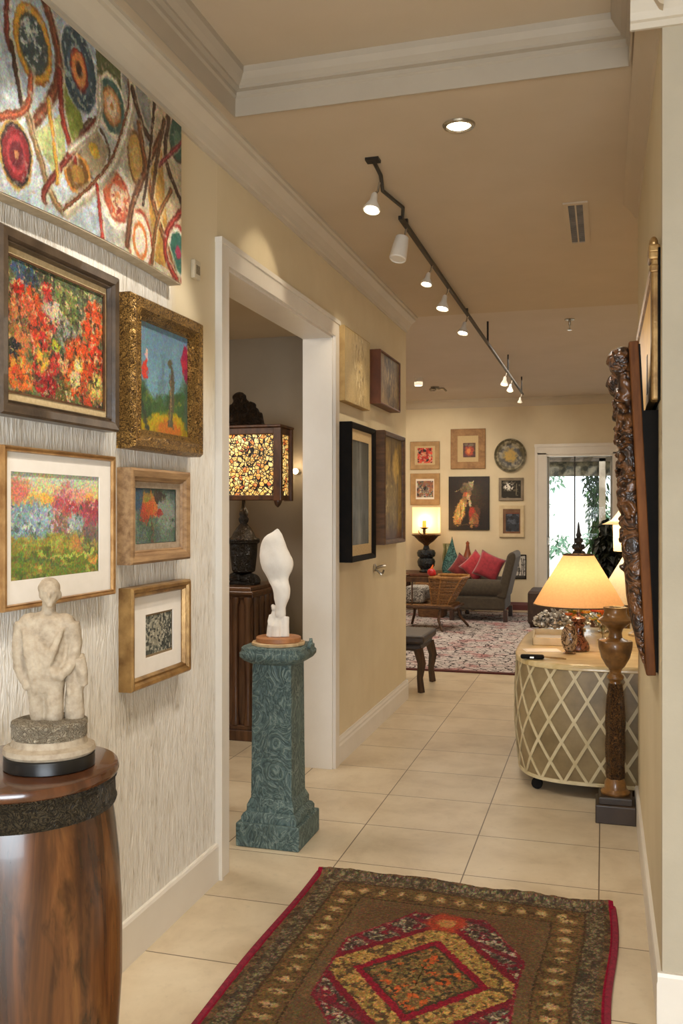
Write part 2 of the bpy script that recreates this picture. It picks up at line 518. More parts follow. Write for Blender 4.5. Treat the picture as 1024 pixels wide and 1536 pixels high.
# ------------------------------------------------------------------ art
def art_abstract(p, Y0=1.40, Z0=2.31):
    X = lambda q: (q[0]-Y0, q[1]-Z0)
    f = fbm(p.x,p.y,6,4,1)
    p.blend([(.0,(140,158,172)),(.35,(164,180,190)),(.6,(186,196,200)),(1,(206,208,204))], f)
    m = np.clip((p.x-(2.40-Y0))/.25,0,1)*np.clip(.35+fbm(p.x,p.y,9,3,2),0,1)
    p.put(m, (186,168,134))
    p.put(p.poly([X(q) for q in [(2.55,2.90),(2.72,2.90),(2.80,2.72),(2.66,2.70)]]), (140,140,134))
    p.put(p.poly([X(q) for q in [(2.72,2.60),(2.83,2.75),(2.87,2.5),(2.93,2.33),(2.78,2.33)]]), (176,134,62))
    p.put(p.poly([X(q) for q in [(2.22,2.70),(2.30,2.48),(2.36,2.58),(2.30,2.72)]]), (122,132,58))
    p.put(p.poly([X(q) for q in [(2.10,2.50),(2.24,2.62),(2.25,2.50),(2.22,2.40)]]), (168,176,120))
    p.put(p.poly([X(q) for q in [(2.40,2.9),(2.55,2.9),(2.56,2.8),(2.42,2.8)]]), (86,92,58))
    p.mottle(40,.22,4)
    def oval(c, rx, ry, ang, layers, seed):
        for k,(s,col) in enumerate(layers):
            p.put(p.ell(c[0]-Y0,c[1]-Z0,rx*s,ry*s,ang,.1/s,.07,None,seed+k), col)
    oval((1.62,2.62),.09,.11,10,[(1.25,(222,214,196)),(1.1,(150,60,40)),(.85,(60,80,96)),(.5,(210,150,60))],80)
    oval((1.80,2.80),.07,.09,-10,[(1.25,(90,50,36)),(1.05,(190,150,80)),(.7,(130,40,44)),(.35,(230,190,140))],90)
    oval((1.79,2.46),.08,.07,0,[(1.2,(70,92,88)),(.9,(120,150,130)),(.5,(200,190,150))],95)
    oval((2.099,2.743),.083,.098,8,[(1.05,(138,88,40)),(1.0,(204,152,58)),(.80,(74,72,60)),(.72,(62,76,78))],10)
    inn = p.ell(2.099-Y0,2.743-Z0,.06,.07,8,.1,.05)
    p.speck(55,.52,(196,204,196),21,3,.05,inn)
    oval((2.319,2.775),.093,.124,12,[(1.03,(206,206,196)),(.97,(52,72,84)),(.62,(70,92,108)),(.5,(128,40,34)),(.4,(216,140,78)),(.17,(60,40,34))],20)
    ring = p.ell(2.319-Y0,2.775-Z0,.085,.115,12,.1,.05)*(1-p.ell(2.319-Y0,2.775-Z0,.05,.06,12,.1,.05))
    p.speck(60,.58,(150,166,160),23,3,.05,ring)
    oval((2.501,2.745),.079,.086,0,[(1.15,(226,216,192)),(.98,(62,98,92)),(.72,(146,96,50)),(.6,(214,160,110)),(.38,(238,214,186)),(.12,(196,120,40))],30)
    oval((2.025,2.421),.064,.08,0,[(1.12,(180,140,70)),(1.0,(44,40,40)),(.88,(128,36,42)),(.62,(168,60,66)),(.45,(104,34,44)),(.15,(200,140,90))],40)
    d = [X(q) for q in [(2.30,2.545),(2.385,2.655),(2.485,2.60),(2.44,2.49),(2.37,2.48)]]
    p.put(p.poly(d),(164,148,118)); p.put(p.line(d+[d[0]],.012),(90,70,56)); p.speck(40,.56,(120,110,96),44,3,.08,p.poly(d))
    p.put(p.ell(2.40-Y0,2.565-Z0,.028,.022,0,.3,.4),(206,166,60))
    oval((2.533,2.466),.097,.094,0,[(1.12,(232,224,206)),(.84,(170,70,40)),(.74,(206,100,60)),(.42,(236,206,180)),(.2,(224,150,96))],50)
    rg = p.ell(2.533-Y0,2.466-Z0,.075,.07,0,.1,.05)
    p.speck(55,.56,(236,206,160),52,3,.05,rg); p.speck(60,.6,(150,40,30),53,3,.04,rg)
    oval((2.68,2.37),.08,.10,0,[(1.05,(168,62,36)),(.93,(236,224,200)),(.62,(214,122,54)),(.45,(246,236,214))],60)
    oval((2.312,2.462),.066,.055,20,[(1.1,(190,128,60)),(.9,(104,72,38)),(.5,(150,112,56))],62)
    oval((2.65,2.64),.05,.085,6,[(1.1,(120,84,48)),(.9,(190,148,76)),(.5,(206,172,104))],63)
    oval((2.957,2.414),.075,.085,0,[(1.25,(150,50,48)),(1.05,(210,200,180)),(.85,(44,96,84)),(.3,(150,50,80))],64)
    oval((2.95,2.82),.06,.07,0,[(1.15,(70,60,50)),(1,(46,84,70)),(.5,(86,120,98))],65)
    DB=(66,42,30); RB=(108,48,40); CR=(208,196,170); GB=(138,110,76)
    L = [([(1.992,2.90),(1.984,2.726),(2.003,2.684)],.018,RB),([(2.003,2.70),(2.05,2.55)],.016,DB),
     ([(2.141,2.90),(2.196,2.815),(2.219,2.724),(2.178,2.631),(2.096,2.525)],.030,(110,60,40)),
     ([(2.219,2.724),(2.235,2.6),(2.295,2.5)],.022,(128,46,36)),([(2.06,2.56),(2.171,2.372),(2.235,2.328)],.022,GB),
     ([(2.087,2.66),(2.067,2.557),(1.95,2.49)],.018,(150,76,50)),([(2.409,2.662),(2.171,2.391),(2.147,2.337)],.020,RB),
     ([(2.615,2.875),(2.615,2.779),(2.493,2.542),(2.251,2.333)],.034,CR),([(2.600,2.875),(2.598,2.785),(2.48,2.55),(2.24,2.335)],.010,(110,66,44)),
     ([(2.628,2.86),(2.694,2.768),(2.749,2.741)],.024,DB),([(2.885,2.88),(2.717,2.622),(2.628,2.472),(2.594,2.33)],.026,(104,60,34)),
     ([(2.672,2.76),(2.749,2.566),(2.86,2.418),(2.95,2.315)],.026,(122,74,40)),([(2.885,2.87),(2.86,2.719),(2.99,2.60)],.022,DB),
     ([(2.99,2.58),(2.875,2.469),(2.86,2.372),(2.946,2.315)],.024,(140,48,40)),([(2.427,2.80),(2.416,2.655),(2.268,2.519)],.018,CR),
     ([(2.165,2.62),(2.203,2.457),(2.209,2.40)],.014,(190,140,60)),([(2.99,2.83),(2.811,2.678)],.016,(128,44,50)),
     ([(2.85,2.85),(2.80,2.7),(2.76,2.55)],.018,(90,58,36)),([(2.416,2.46),(2.446,2.315)],.018,(158,50,40)),
     ([(2.78,2.9),(2.74,2.66),(2.70,2.50)],.014,DB),([(2.90,2.62),(2.80,2.48),(2.76,2.32)],.018,(120,76,40)),
     ([(1.45,2.9),(1.6,2.75),(1.7,2.5),(1.9,2.33)],.03,GB),([(1.9,2.9),(1.88,2.6),(1.7,2.35)],.024,DB),([(1.42,2.4),(1.6,2.45),(1.9,2.62)],.02,RB)]
    for pts,w,c in L:
        q = [X(a) for a in pts]
        p.put(p.line([(a+.006,b+.003) for a,b in q],w*1.5,.3,.004)*.7,(206,192,162)); p.put(p.line(q,w*1.15,.3,.006),tuple(np.array(c)*.7)); p.put(p.line(q,w*.75,.5,.006),c)
        p.put(p.line([(a+.003,b+.002) for a,b in q],w*.2,.6,.006)*.5,tuple(np.minimum(np.array(c)*1.5+20,250)))
    p.mottle(70,.18,6)
    p.speck(60,.62,(176,164,146),71,3,.12)
    p.brush(.0016,70,5,.10)

def art_floral(p):
    f = fbm(p.x,p.y,14,5,2); g = fbm(p.x,p.y,8,4,8)
    p.blend([(.2,(44,54,44)),(.42,(84,92,66)),(.55,(124,126,92)),(.7,(164,152,110)),(.9,(196,176,134))], f*.8+g*.2)
    p.put(np.clip((g-.52)*6,0,.6), (96,104,58))
    def B(u,v,r,c,k=1.0,seed=1,wob=.45): p.put(p.ell(u*p.w,v*p.h,r*p.w,r*p.w*k,0,.35,wob,None,seed), c)
    B(.2,.9,.09,(60,84,112),.8,1); B(.12,.93,.07,(70,96,120),.8,2)
    for k in range(34):
        B(random.random(), random.random(), random.uniform(.03,.06), random.choice([(206,74,42),(150,120,66),(70,84,52),(110,112,74),(190,160,110),(84,50,40),(56,66,48),(130,128,96)]), 1, k)
    B(.45,.68,.15,(176,150,124),.9,5); B(.55,.75,.16,(122,128,66),.8,6); B(.58,.55,.1,(150,152,138),.9,7)
    red=(204,44,34); orr=(226,84,40); oran=(236,124,56)
    for u,v,r,c in [(.12,.76,.07,red),(.24,.72,.09,orr),(.38,.86,.05,red),(.40,.80,.05,(190,50,46)),(.42,.60,.07,(190,56,50)),(.30,.52,.11,(200,64,40)),
                    (.90,.78,.10,orr),(.86,.62,.10,orr),(.96,.70,.07,(236,96,46)),(.92,.40,.12,(222,66,40)),(.80,.40,.05,red),(.06,.62,.09,(206,120,70)),(.18,.66,.08,(214,96,60)),
                    (.12,.16,.12,oran),(.36,.20,.12,(196,44,44)),(.46,.30,.07,(206,60,50)),(.40,.08,.10,(160,34,40)),(.72,.33,.15,orr),(.62,.14,.10,(226,90,40)),(.80,.08,.08,(190,80,50)),(.93,.14,.09,(220,150,80)),(.15,.42,.08,(214,130,80)),(.55,.06,.08,(110,90,50))]:
        B(u,v,r,c,1,int(u*100+v*37))
    B(.34,.36,.065,(240,176,64),1.9,3,.2); B(.34,.44,.05,(206,56,48),1.2,4,.3); B(.10,.20,.06,(244,176,72),1,4,.3); B(.10,.13,.05,(230,90,50),1,7)
    B(.72,.33,.055,(246,190,84),1,9,.25); B(.72,.33,.03,(252,232,160),1,9,.2); B(.68,.2,.06,(240,206,150),1,12); B(.92,.2,.06,(236,206,110),1.2,13)
    B(.45,.70,.08,(206,182,160),.8,15); B(.47,.43,.05,(176,182,52),.7,4,.3); B(.05,.33,.07,(40,44,50),.8,2); B(.55,.28,.05,(226,160,110),1,2)
    p.speck(80,.56,(54,50,36),31,4,.08); p.speck(90,.60,(236,206,150),32,4,.08); p.speck(70,.62,(120,130,80),35,4,.08); p.speck(60,.60,(50,56,44),36,4,.1)
    p.brush(.005,70,9,.2)
def art_gold(p):
    p.blend([(0,(120,164,180)),(.4,(124,168,188)),(1,(110,146,170))], p.v)
    p.put(np.clip((fbm(p.x,p.y,10,4,3)-.5)*3*(1-abs(p.u-.4)*2),0,.7),(170,190,196))
    p.put(np.clip((fbm(p.x*2.5,p.y*.6,12,4,5)-.55)*5*(p.v<.75),0,.6),(96,128,136))
    g = np.clip((.40+.12*(fbm(p.x,p.y,14,3,2)-.5)*2+.25*np.abs(p.u-.45)-p.v)/.06,0,1)
    p.put(g,(70,104,62)); p.speck(30,.5,(44,74,50),4,4,.1,g); p.speck(26,.6,(140,150,60),8,4,.1,g)
    y = np.clip((.24-.1*np.abs(p.u-.6)*2+.06*(fbm(p.x,p.y,20,3,6)-.5)-p.v)/.05,0,1)
    p.put(y,(196,166,40)); p.speck(30,.58,(140,120,40),9,4,.1,y)
    p.put(p.ell(.62*p.w,.04*p.h,.22*p.w,.10*p.h,0,.3,.3),(204,120,50))
    for u0,u1 in ((.62,.66),(.66,.70)):
        p.put(p.line([(u0*p.w,.08*p.h),(u1*p.w,.45*p.h),(.64*p.w,.68*p.h)],.05*p.w,.5,.01),(96,92,74))
    p.put(p.line([(.64*p.w,.1*p.h),(.66*p.w,.5*p.h)],.018*p.w),(150,130,90))
    p.put(p.line([(.02*p.w,0),(.06*p.w,.4*p.h),(.02*p.w,.85*p.h)],.07*p.w,.5,.01),(70,90,84))
    p.put(p.line([(.97*p.w,.1*p.h),(.96*p.w,.6*p.h)],.08*p.w,.5,.01),(80,100,84))
    p.put(p.line([(.08*p.w,.3*p.h),(.22*p.w,.02*p.h)],.05*p.w,.5,.01),(60,70,60))
    for u,v,r,c in ((.17,.55,.06,(222,70,60)),(.03,.80,.06,(206,120,96)),(.95,.78,.08,(168,40,80)),(.93,.70,.06,(190,50,70)),(.96,.62,.04,(150,40,80)),(.2,.68,.03,(230,190,190))):
        p.put(p.ell(u*p.w,v*p.h,r*p.w,r*p.w*1.4,0,.3,.3),c)
    p.brush(.008,50,3,.10)
def art_landscape(p):
    p.blend([(0,(96,112,40)),(.2,(110,122,44)),(.38,(150,140,60)),(.45,(140,150,140)),(.7,(226,190,110)),(.85,(206,204,170)),(1,(196,206,190))], p.v+.06*(fbm(p.x,p.y,10,4,1)-.5))
    s = np.clip((p.v-.68)*8,0,1); p.put(s*np.clip((fbm(p.x*.5,p.y*2,12,4,4)-.5)*5,0,.8),(232,206,130))
    p.put(p.ell(.45*p.w,.72*p.h,.5*p.w,.07*p.h,0,.5,.3),(232,180,84)); p.put(p.ell(.85*p.w,.74*p.h,.3*p.w,.07*p.h,0,.5,.3),(236,186,90))
    p.put(p.ell(.2*p.w,.54*p.h,.30*p.w,.17*p.h,0,.3,.4),(120,152,164)); p.put(p.ell(.35*p.w,.60*p.h,.16*p.w,.10*p.h,0,.3,.4),(150,176,190))
    p.put(p.ell(.1*p.w,.84*p.h,.11*p.w,.11*p.h,0,.35,.5),(196,140,110)); p.put(p.ell(.1*p.w,.80*p.h,.08*p.w,.08*p.h,0,.35,.5),(206,120,100))
    for u,v,a,b,c in ((.62,.74,.17,.14,(196,120,120)),(.58,.66,.14,.12,(184,80,92)),(.72,.62,.16,.12,(176,56,72)),(.90,.60,.16,.13,(168,60,80)),(.78,.78,.08,.07,(226,150,120)),(.92,.68,.12,.08,(150,50,64)),(.55,.52,.14,.1,(150,100,90)),(.72,.52,.1,.08,(150,166,176)),(.76,.30,.11,.08,(190,130,70)),(.92,.40,.12,.1,(120,90,90)),(.93,.14,.06,.05,(216,150,60)),(.88,.28,.1,.08,(104,110,80))):
        p.put(p.ell(u*p.w,v*p.h,a*p.w,b*p.h,0,.4,.5,None,int(u*77)),c)
    p.speck(70,.55,(230,170,160),3,4,.08,((p.v>.55)&(p.u>.42)).astype(float)*(p.v<.86))
    p.speck(80,.54,(204,216,220),5,4,.08,((p.v>.42)&(p.v<.66)).astype(float)*(p.u<.75)); p.speck(80,.57,(64,80,74),6,4,.08,((p.v>.34)&(p.v<.7)).astype(float))
    g = np.clip((.40-p.v)/.06,0,1)
    p.speck(26,.5,(196,164,70),7,4,.1,g,(.6,1.8)); p.speck(30,.56,(60,80,30),8,4,.08,g,(.6,1.6)); p.speck(34,.62,(180,180,80),11,4,.06,g)
    p.put(p.line([(.3*p.w,.1*p.h),(.6*p.w,.18*p.h),(.95*p.w,.2*p.h)],.03*p.h,.6,.02),(190,190,90))
    p.put(p.line([(.03*p.w,.2*p.h),(.3*p.w,.16*p.h),(.6*p.w,.06*p.h)],.05*p.h,.6,.02),(84,98,46))
    p.put(np.full(len(p.x),.14),(206,196,160)); p.brush(.007,70,9,.18)
def art_bird(p):
    f = fbm(p.x,p.y,14,4,3)
    p.blend([(.2,(40,66,68)),(.5,(76,104,98)),(.8,(128,146,136))], f)
    p.put(p.ell(.75*p.w,.55*p.h,.3*p.w,.35*p.h,0,.5,.4),(140,156,146)); p.put(p.ell(.08*p.w,.85*p.h,.2*p.w,.25*p.h,0,.5,.4),(48,84,112))
    for k in range(7):
        a = math.radians(205+k*19); p.put(p.line([(.42*p.w,.42*p.h),(.42*p.w+math.cos(a)*.42*p.w,.42*p.h+math.sin(a)*.4*p.h)],.012*p.w,.5),(40,74,50) if k%2 else (120,140,100))
    p.put(p.line([(.42*p.w,.02*p.h),(.42*p.w,.45*p.h),(.5*p.w,.7*p.h)],.035*p.w,.4,.01),(110,80,60))
    for u,v,a,b,c in ((.34,.75,.16,.18,(196,130,56)),(.25,.6,.10,.12,(200,70,50)),(.38,.62,.12,.16,(206,90,44)),(.48,.68,.06,.2,(226,120,60)),(.25,.42,.09,.1,(180,60,44)),(.58,.55,.1,.05,(170,44,44)),(.62,.86,.14,.08,(50,44,44)),(.52,.85,.06,.12,(60,54,50)),(.93,.42,.05,.04,(40,46,46)),(.3,.82,.08,.06,(150,140,60))):
        p.put(p.ell(u*p.w,v*p.h,a*p.w,b*p.h,0,.4,.4,None,int(u*99)),c)
    p.speck(90,.56,(80,116,80),12,4,.08,(p.v<.5).astype(float)); p.put(np.full(len(p.x),.18),(110,110,92)); p.brush(.008,70,4,.16)
def art_etching(p):
    p.fill((74,78,70)); p.mottle(14,.3,1)
    p.put(p.ell(.38*p.w,.55*p.h,.3*p.w,.36*p.h,0,.4,.5),(150,146,128))
    p.speck(110,.52,(196,192,174),2,4,.05); p.speck(120,.55,(36,40,40),5,4,.04)
    p.put((p.v>.95).astype(float)+(p.v<.06),(132,112,84)); p.put(((p.u<.03)|(p.u>.97)).astype(float),(110,96,76))
def art_goldrelief(p):
    p.fill((206,182,128)); p.mottle(8,.08,1)
    m = np.exp(-((p.u-.58)/.24)**2)
    p.speck(30,.56,(150,120,70),3,4,.08,m,(1.6,.7)); p.speck(34,.60,(244,232,190),5,4,.06,m,(1.6,.7)); p.speck(40,.66,(96,74,40),7,3,.05,m,(1.6,.7))
def art_reliefbrown(p):
    p.fill((132,108,72)); p.mottle(12,.3,1); p.put(p.line([(.35*p.w,.95*p.h),(.5*p.w,.6*p.h),(.45*p.w,.3*p.h),(.7*p.w,.05*p.h)],.2*p.w,.6,.03),(56,40,26))
    p.put(p.line([(.65*p.w,.9*p.h),(.72*p.w,.5*p.h),(.6*p.w,.1*p.h)],.08*p.w,.6,.03),(84,64,38)); p.speck(30,.6,(178,152,104),5,4,.05,None,(2,.6)); p.speck(34,.62,(62,46,30),8,4,.05,None,(2,.6))
def art_greytall(p):
    p.blend([(0,(104,112,116)),(.3,(112,122,130)),(.6,(96,100,98)),(1,(70,72,66))], p.v+.15*(fbm(p.x*2,p.y*.4,8,4,2)-.5))
    p.put(np.exp(-((p.u-.45)/.14)**2)*np.clip(fbm(p.x*3,p.y*.5,8,4,6)*1.3-.2,0,.8),(176,178,172)); p.speck(16,.56,(66,78,88),4,4,.15,(p.v<.5).astype(float),(2,.4)); p.mottle(20,.15,7)
def art_goldtall(p):
    f = fbm(p.x*1.6,p.y*.6,10,5,2)
    p.blend([(.2,(70,54,24)),(.45,(116,92,44)),(.65,(154,124,58)),(.85,(196,164,84))], f)
    p.put(p.ell(.68*p.w,.72*p.h,.16*p.w,.16*p.h,0,.6,.5),(206,170,80)); p.put(p.ell(.4*p.w,.4*p.h,.3*p.w,.2*p.h,0,.6,.5),(150,126,62))
    p.speck(22,.6,(220,196,130),4,4,.06,np.clip(1-abs(p.v-.4)*2,0,1)); p.put(np.clip((.12-p.v)*10,0,1),(86,48,26)); p.put(np.clip((p.v-.86)*6,0,.6),(120,96,40)); p.mottle(40,.2,5)
def mini(cols, seed, sc):
    def a(p):
        p.fill(cols[0]); p.mottle(sc*.6,.2,seed)
        for k,c in enumerate(cols[1:]): p.speck(sc,.50+.04*(k%3),c,seed+k*5,3,.04)
        p.brush(.006,sc*2,seed+3,.2)
    return a
def art_center(p):
    p.fill((70,48,40)); p.speck(30,.5,(110,78,56),2,3,.06)
    p.put(p.ell(.5*p.w,.48*p.h,.34*p.w,.42*p.h,0,.4,.3),(196,84,52)); p.put(p.ell(.46*p.w,.45*p.h,.18*p.w,.2*p.h,0,.4,.4),(236,150,84)); p.put(p.ell(.5*p.w,.85*p.h,.4*p.w,.1*p.h,0,.4,.4),(126,116,96)); p.speck(36,.6,(110,40,60),5,3,.05)
def art_figures(p):
    p.fill((34,22,14)); p.put(p.ell(.6*p.w,.62*p.h,.34*p.w,.36*p.h,0,.9,.2),(58,42,22)); p.mottle(8,.2,2)
    w,h = p.w,p.h
    def E(u,v,a,b,an,c,s=.3,wb=.2,sd=1): p.put(p.ell(u*w,v*h,a*w,b*h,an,s,wb,None,sd),c)
    E(.58,.68,.16,.16,0,(70,56,34),.6)
    E(.26,.30,.13,.24,-14,(196,150,84)); E(.33,.46,.10,.18,-20,(206,164,96)); E(.22,.20,.05,.12,-10,(226,190,120)); E(.20,.14,.05,.08,0,(190,140,76))
    E(.62,.24,.13,.18,6,(120,64,36)); E(.58,.32,.08,.10,0,(176,62,40)); E(.66,.18,.09,.14,8,(140,90,56)); E(.72,.36,.06,.10,20,(90,58,36)); E(.56,.13,.05,.10,0,(170,120,70))
    E(.44,.62,.11,.12,-10,(150,112,72)); E(.42,.66,.05,.05,0,(206,104,64)); E(.50,.58,.05,.10,15,(196,170,128)); E(.53,.48,.04,.06,0,(214,190,150))
    E(.46,.80,.17,.09,24,(128,112,84)); E(.56,.86,.07,.05,20,(176,160,126)); E(.60,.90,.03,.015,30,(226,216,196)); E(.36,.76,.08,.07,20,(104,86,58)); E(.48,.54,.03,.03,0,(70,36,22))
    p.put(p.line([(.14*w,.70*h),(.36*w,.79*h)],.012*w),(150,128,90)); p.put(p.line([(.30*w,.44*h),(.24*w,.12*h)],.02*w),(140,100,50)); p.put(p.line([(.36*w,.5*h),(.33*w,.2*h)],.02*w),(236,206,140))
    p.put(p.line([(.16*w,.09*h),(.76*w,.09*h)],.02*h),(80,52,30)); p.brush(.010,26,6,.2)
def art_disc_rgb(r, th, x, y):
    f = fbm(x,y,26,4,2)
    c = np.zeros((len(x),3))
    st = np.array([(52,48,40),(88,82,68),(142,134,110),(186,176,146)],float)
    for k in range(3): c[:,k] = np.interp(f,[.3,.48,.55,.75],st[:,k])
    g = np.clip((.52-r+.3*(f-.5))/.15,0,1)[:,None]; c = c*(1-g)+np.array((196,158,52))*g
    g2 = np.clip((.2-np.abs(r-.4))*4*(f-.52)*8,0,1)[:,None]; c = c*(1-g2)+np.array((112,104,76))*g2
    ring = (np.clip(1-np.abs(r-.93)/.04,0,1)+np.clip(1-np.abs(r-.75)/.02,0,1)*.6)[:,None]; c = c*(1-np.clip(ring,0,1))+np.array((58,54,42))*np.clip(ring,0,1)
    return c

# ------------------------------------------------------------------ the setting
XL, XR, YB, ZC = -1.515, .165, 13.9, 3.04
YE = 7.1            # where the corridor's left wall ends
ZL = 3.2            # living room ceiling
struct('floor', MB().box(-5.0,3.2,-2.6,14.1,-.1,0), FLOOR)
# left wall (with the opening into the side room)
w = MB(); w.box(-1.67,XL,-2.6,3.49,0,ZC)
struct('wall_left', w, WALLW)
w = MB(); w.box(-1.67,XL+.0004,3.415,5.05,2.515,ZC); w.box(-1.67,XL,5.05,YE,0,ZC)
struct('wall_left_far', w, WALLC)
struct('wall_right', MB().box(XR,XR+.22,2.84,4.75,0,ZC), WALLC)
w = MB(); w.box(XR,3.2,2.815,2.84,0,ZC)
struct('wall_right_end', w, WALLR)
struct('wall_right_side', MB().box(3.2,3.3,-2.6,14.0,0,ZL), WALLC)
w = MB()
w.box(-5.0,-.82,YB,YB+.2,0,ZL); w.box(.13,3.3,YB,YB+.2,0,ZL); w.box(-.82,.13,YB,YB+.2,2.36,ZL); 
struct('wall_back', w, BACKW)
struct('wall_living_left', MB().box(-5.0,-4.9,YE,14.0,0,ZL), BACKW)
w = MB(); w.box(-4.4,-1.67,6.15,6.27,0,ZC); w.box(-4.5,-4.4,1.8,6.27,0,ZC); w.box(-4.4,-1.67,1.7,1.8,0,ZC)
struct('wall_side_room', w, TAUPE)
struct('wall_side_room_partition', MB().box(-5.0,-1.67,6.98,7.1,0,ZL), BACKW)
# rear of the entrance with a large window opening behind the camera
w = MB(); w.box(-1.67,-.9,-2.7,-2.6,0,ZC); w.box(1.9,3.3,-2.7,-2.6,0,ZC); w.box(-.9,1.9,-2.7,-2.6,0,.3); w.box(-.9,1.9,-2.7,-2.6,2.6,ZC)
struct('wall_rear', w, WALLC)
# ceilings
TX0,TX1,TY0,TY1,TZ = -1.375,.085,.15,3.27,3.19
w = MB()
w.box(-1.67,TX0,-2.6,TY1,ZC,ZC+.3); w.box(TX1,3.2,-2.6,TY1,ZC,ZC+.3); w.box(TX0,TX1,-2.6,TY0,ZC,ZC+.3)
w.box(-1.67,.45,TY1,YE,ZC,ZC+.3); w.box(.45,3.2,TY1,4.75,ZC,ZC+.3)
w.box(TX0,TX1,TY0,TY1,TZ,TZ+.15)
struct('ceiling', w, CEIL)
w = MB(); w.box(-5.0,3.3,YE,14.1,ZL,ZL+.14); w.box(.45,3.3,4.75,YE,ZL,ZL+.14)
struct('ceiling_living', w, pm('living room ceiling', (204,194,184),(199,189,178),.85,scale=2))
struct('ceiling_side_room', MB().box(-4.5,-1.67,1.7,7.1,2.75,2.85), CEIL)
# tray mouldings: fascia plus stepped cove around the recess
def ring_sweep(x0,x1,y0,y1,prof):
    mb = MB(); rs = []
    for ins, z in prof:
        rs.append([(x0+ins,y0+ins,z),(x1-ins,y0+ins,z),(x1-ins,y1-ins,z),(x0+ins,y1-ins,z)])
    mb.rings(rs, closed=True); return mb
struct('trim_1', ring_sweep(TX0-.004,TX1+.004,TY0-.004,TY1+.004,
    [(0,ZC-.012),(.006,ZC-.012),(.008,ZC+.055),(.016,ZC+.062),(.016,ZC+.078),(.034,ZC+.082),(.034,ZC+.092),(.05,ZC+.108),(.064,ZC+.128),(.066,ZC+.15),(-.003,ZC+.15)]), pm('tray moulding paint',(172,160,142),(166,154,136),.55,scale=3))
# crown mouldings, profile = (out from wall, z)
def crown_prof(z): return [(0,z-.125),(.010,z-.125),(.014,z-.108),(.022,z-.104),(.030,z-.085),(.046,z-.058),(.070,z-.040),(.078,z-.034),(.080,z-.018),(.094,z-.014),(.094,z),(0,z)]
def run_y(x, y0, y1, z, side, pr=crown_prof):
    return MB().rings([[(x+side*d,y,zz) for d,zz in pr(z)] for y in (y0,y1)])
def run_x(y, x0, x1, z, side, pr=crown_prof):
    return MB().rings([[(x,y+side*d,zz) for d,zz in pr(z)] for x in (x0,x1)])
struct('trim_2', run_y(XL,-2.6,YE,ZC,1), CROWN)
struct('trim_3', run_y(XR,2.75,4.75,ZC,-1,lambda z:[(0,z-.09),(.010,z-.085),(.05,z-.03),(.07,z-.012),(.07,z),(0,z)]), CEIL)
struct('trim_4', run_x(2.815,XR-.09,3.2,ZC,-1), CROWN)
struct('trim_5', run_x(YB,-4.9,3.2,ZL,-1), CROWN)
# baseboards
def base_prof(h): 
    return lambda z: [(0,z),(.018,z),(.018,z+h*.68),(.013,z+h*.76),(.013,z+h*.84),(.007,z+h*.92),(.005,z+h),(0,z+h)]
def flat_prof(h): return lambda z: [(0,z),(.016,z),(.016,z+h-.01),(.012,z+h),(0,z+h)]
struct('baseboard_left', run_y(XL,-2.6,3.40,0,1,flat_prof(.15)), WHITE)
struct('baseboard_left_far', run_y(XL,5.14,YE+.015,0,1,base_prof(.155)), WHITE)
struct('baseboard_left_end', run_x(YE,-1.67,XL+.016,0,1,base_prof(.155)), WHITE)
struct('baseboard_right', run_y(XR,2.80,4.752,0,-1,flat_prof(.13)), WHITE)
struct('baseboard_right_end', run_x(2.815,XR-.014,3.2,0,-1,flat_prof(.15)), WHITE)
struct('baseboard_back', run_x(YB,-4.9,-.96,0,-1,base_prof(.12)), pm('dark red skirting', (96,44,42),(82,36,36),.5,scale=4))
# opening casing and lining
w = MB()
w.box(XL,XL+.022,3.405,3.49,0,2.60); w.box(XL,XL+.022,5.05,5.125,.0,2.60); w.box(XL,XL+.022,3.49,5.05,2.515,2.60)
w.box(XL,XL+.030,3.398,3.416,0,2.592); w.box(XL,XL+.031,3.396,5.13,2.590,2.612)
struct('door_1', w, WHITE)
w = MB(); w.box(-1.69,XL+.004,3.49,3.50,0,2.515); w.box(-1.69,XL+.004,5.035,5.052,0,2.515); w.box(-1.69,XL+.004,3.49,5.05,2.503,2.517)
struct('trim_6', w, WHITE)

# french door at the end of the living room
gx0,gx1,gz0,gz1 = -.82,.13,.06,2.34
door = thing('door_2', None, None, (0,0,0)); door['kind'] = 'structure'
w = MB()
w.box(gx0-.15,gx0,YB-.03,YB,0,gz1+.02); w.box(gx1,gx1+.24,YB-.03,YB,0,gz1+.02); w.box(gx0-.15,gx1+.24,YB-.03,YB,gz1,gz1+.13)
w.box(gx0-.17,gx0-.13,YB-.05,YB,0,gz1+.112); w.box(gx0-.175,gx1+.26,YB-.053,YB,gz1+.11,gz1+.155)
w.box(gx0-.03,gx0+.005,YB-.01,YB+.1,0,gz1); w.box(gx1-.005,gx1+.03,YB-.01,YB+.1,0,gz1); w.box(gx0,gx1,YB-.01,YB+.1,gz1-.03,gz1+.01)
part('door_frame', w, WHITE, door, smooth=False)
w = MB(); 
w.box(gx0,gx0+.035,YB+.1,YB+.14,0,gz1); w.box(gx1-.035,gx1,YB+.1,YB+.14,0,gz1); w.box(gx0,gx1,YB+.1,YB+.14,0,.09); w.box(gx0,gx1,YB+.1,YB+.14,gz1-.035,gz1)
part('sash', w, pm('weathered sash', (150,146,136),(134,130,120),.5), door, smooth=False)
part('mullion', MB().box(-.425,-.405,YB+.1,YB+.13,.09,gz1-.03), DARKM, door, smooth=False)
part('glass_pane', MB().box(gx0+.03,gx1-.03,YB+.115,YB+.119,.08,gz1-.03), m_glass('clear door glass',(255,255,255),.0,.006), door, smooth=False)
part('handle', MB().blob((gx0+.02,YB+.09,1.02),(.016,.03,.03)).box(gx0+.01,gx0+.03,YB+.06,YB+.08,.98,1.1), CHROME, door)

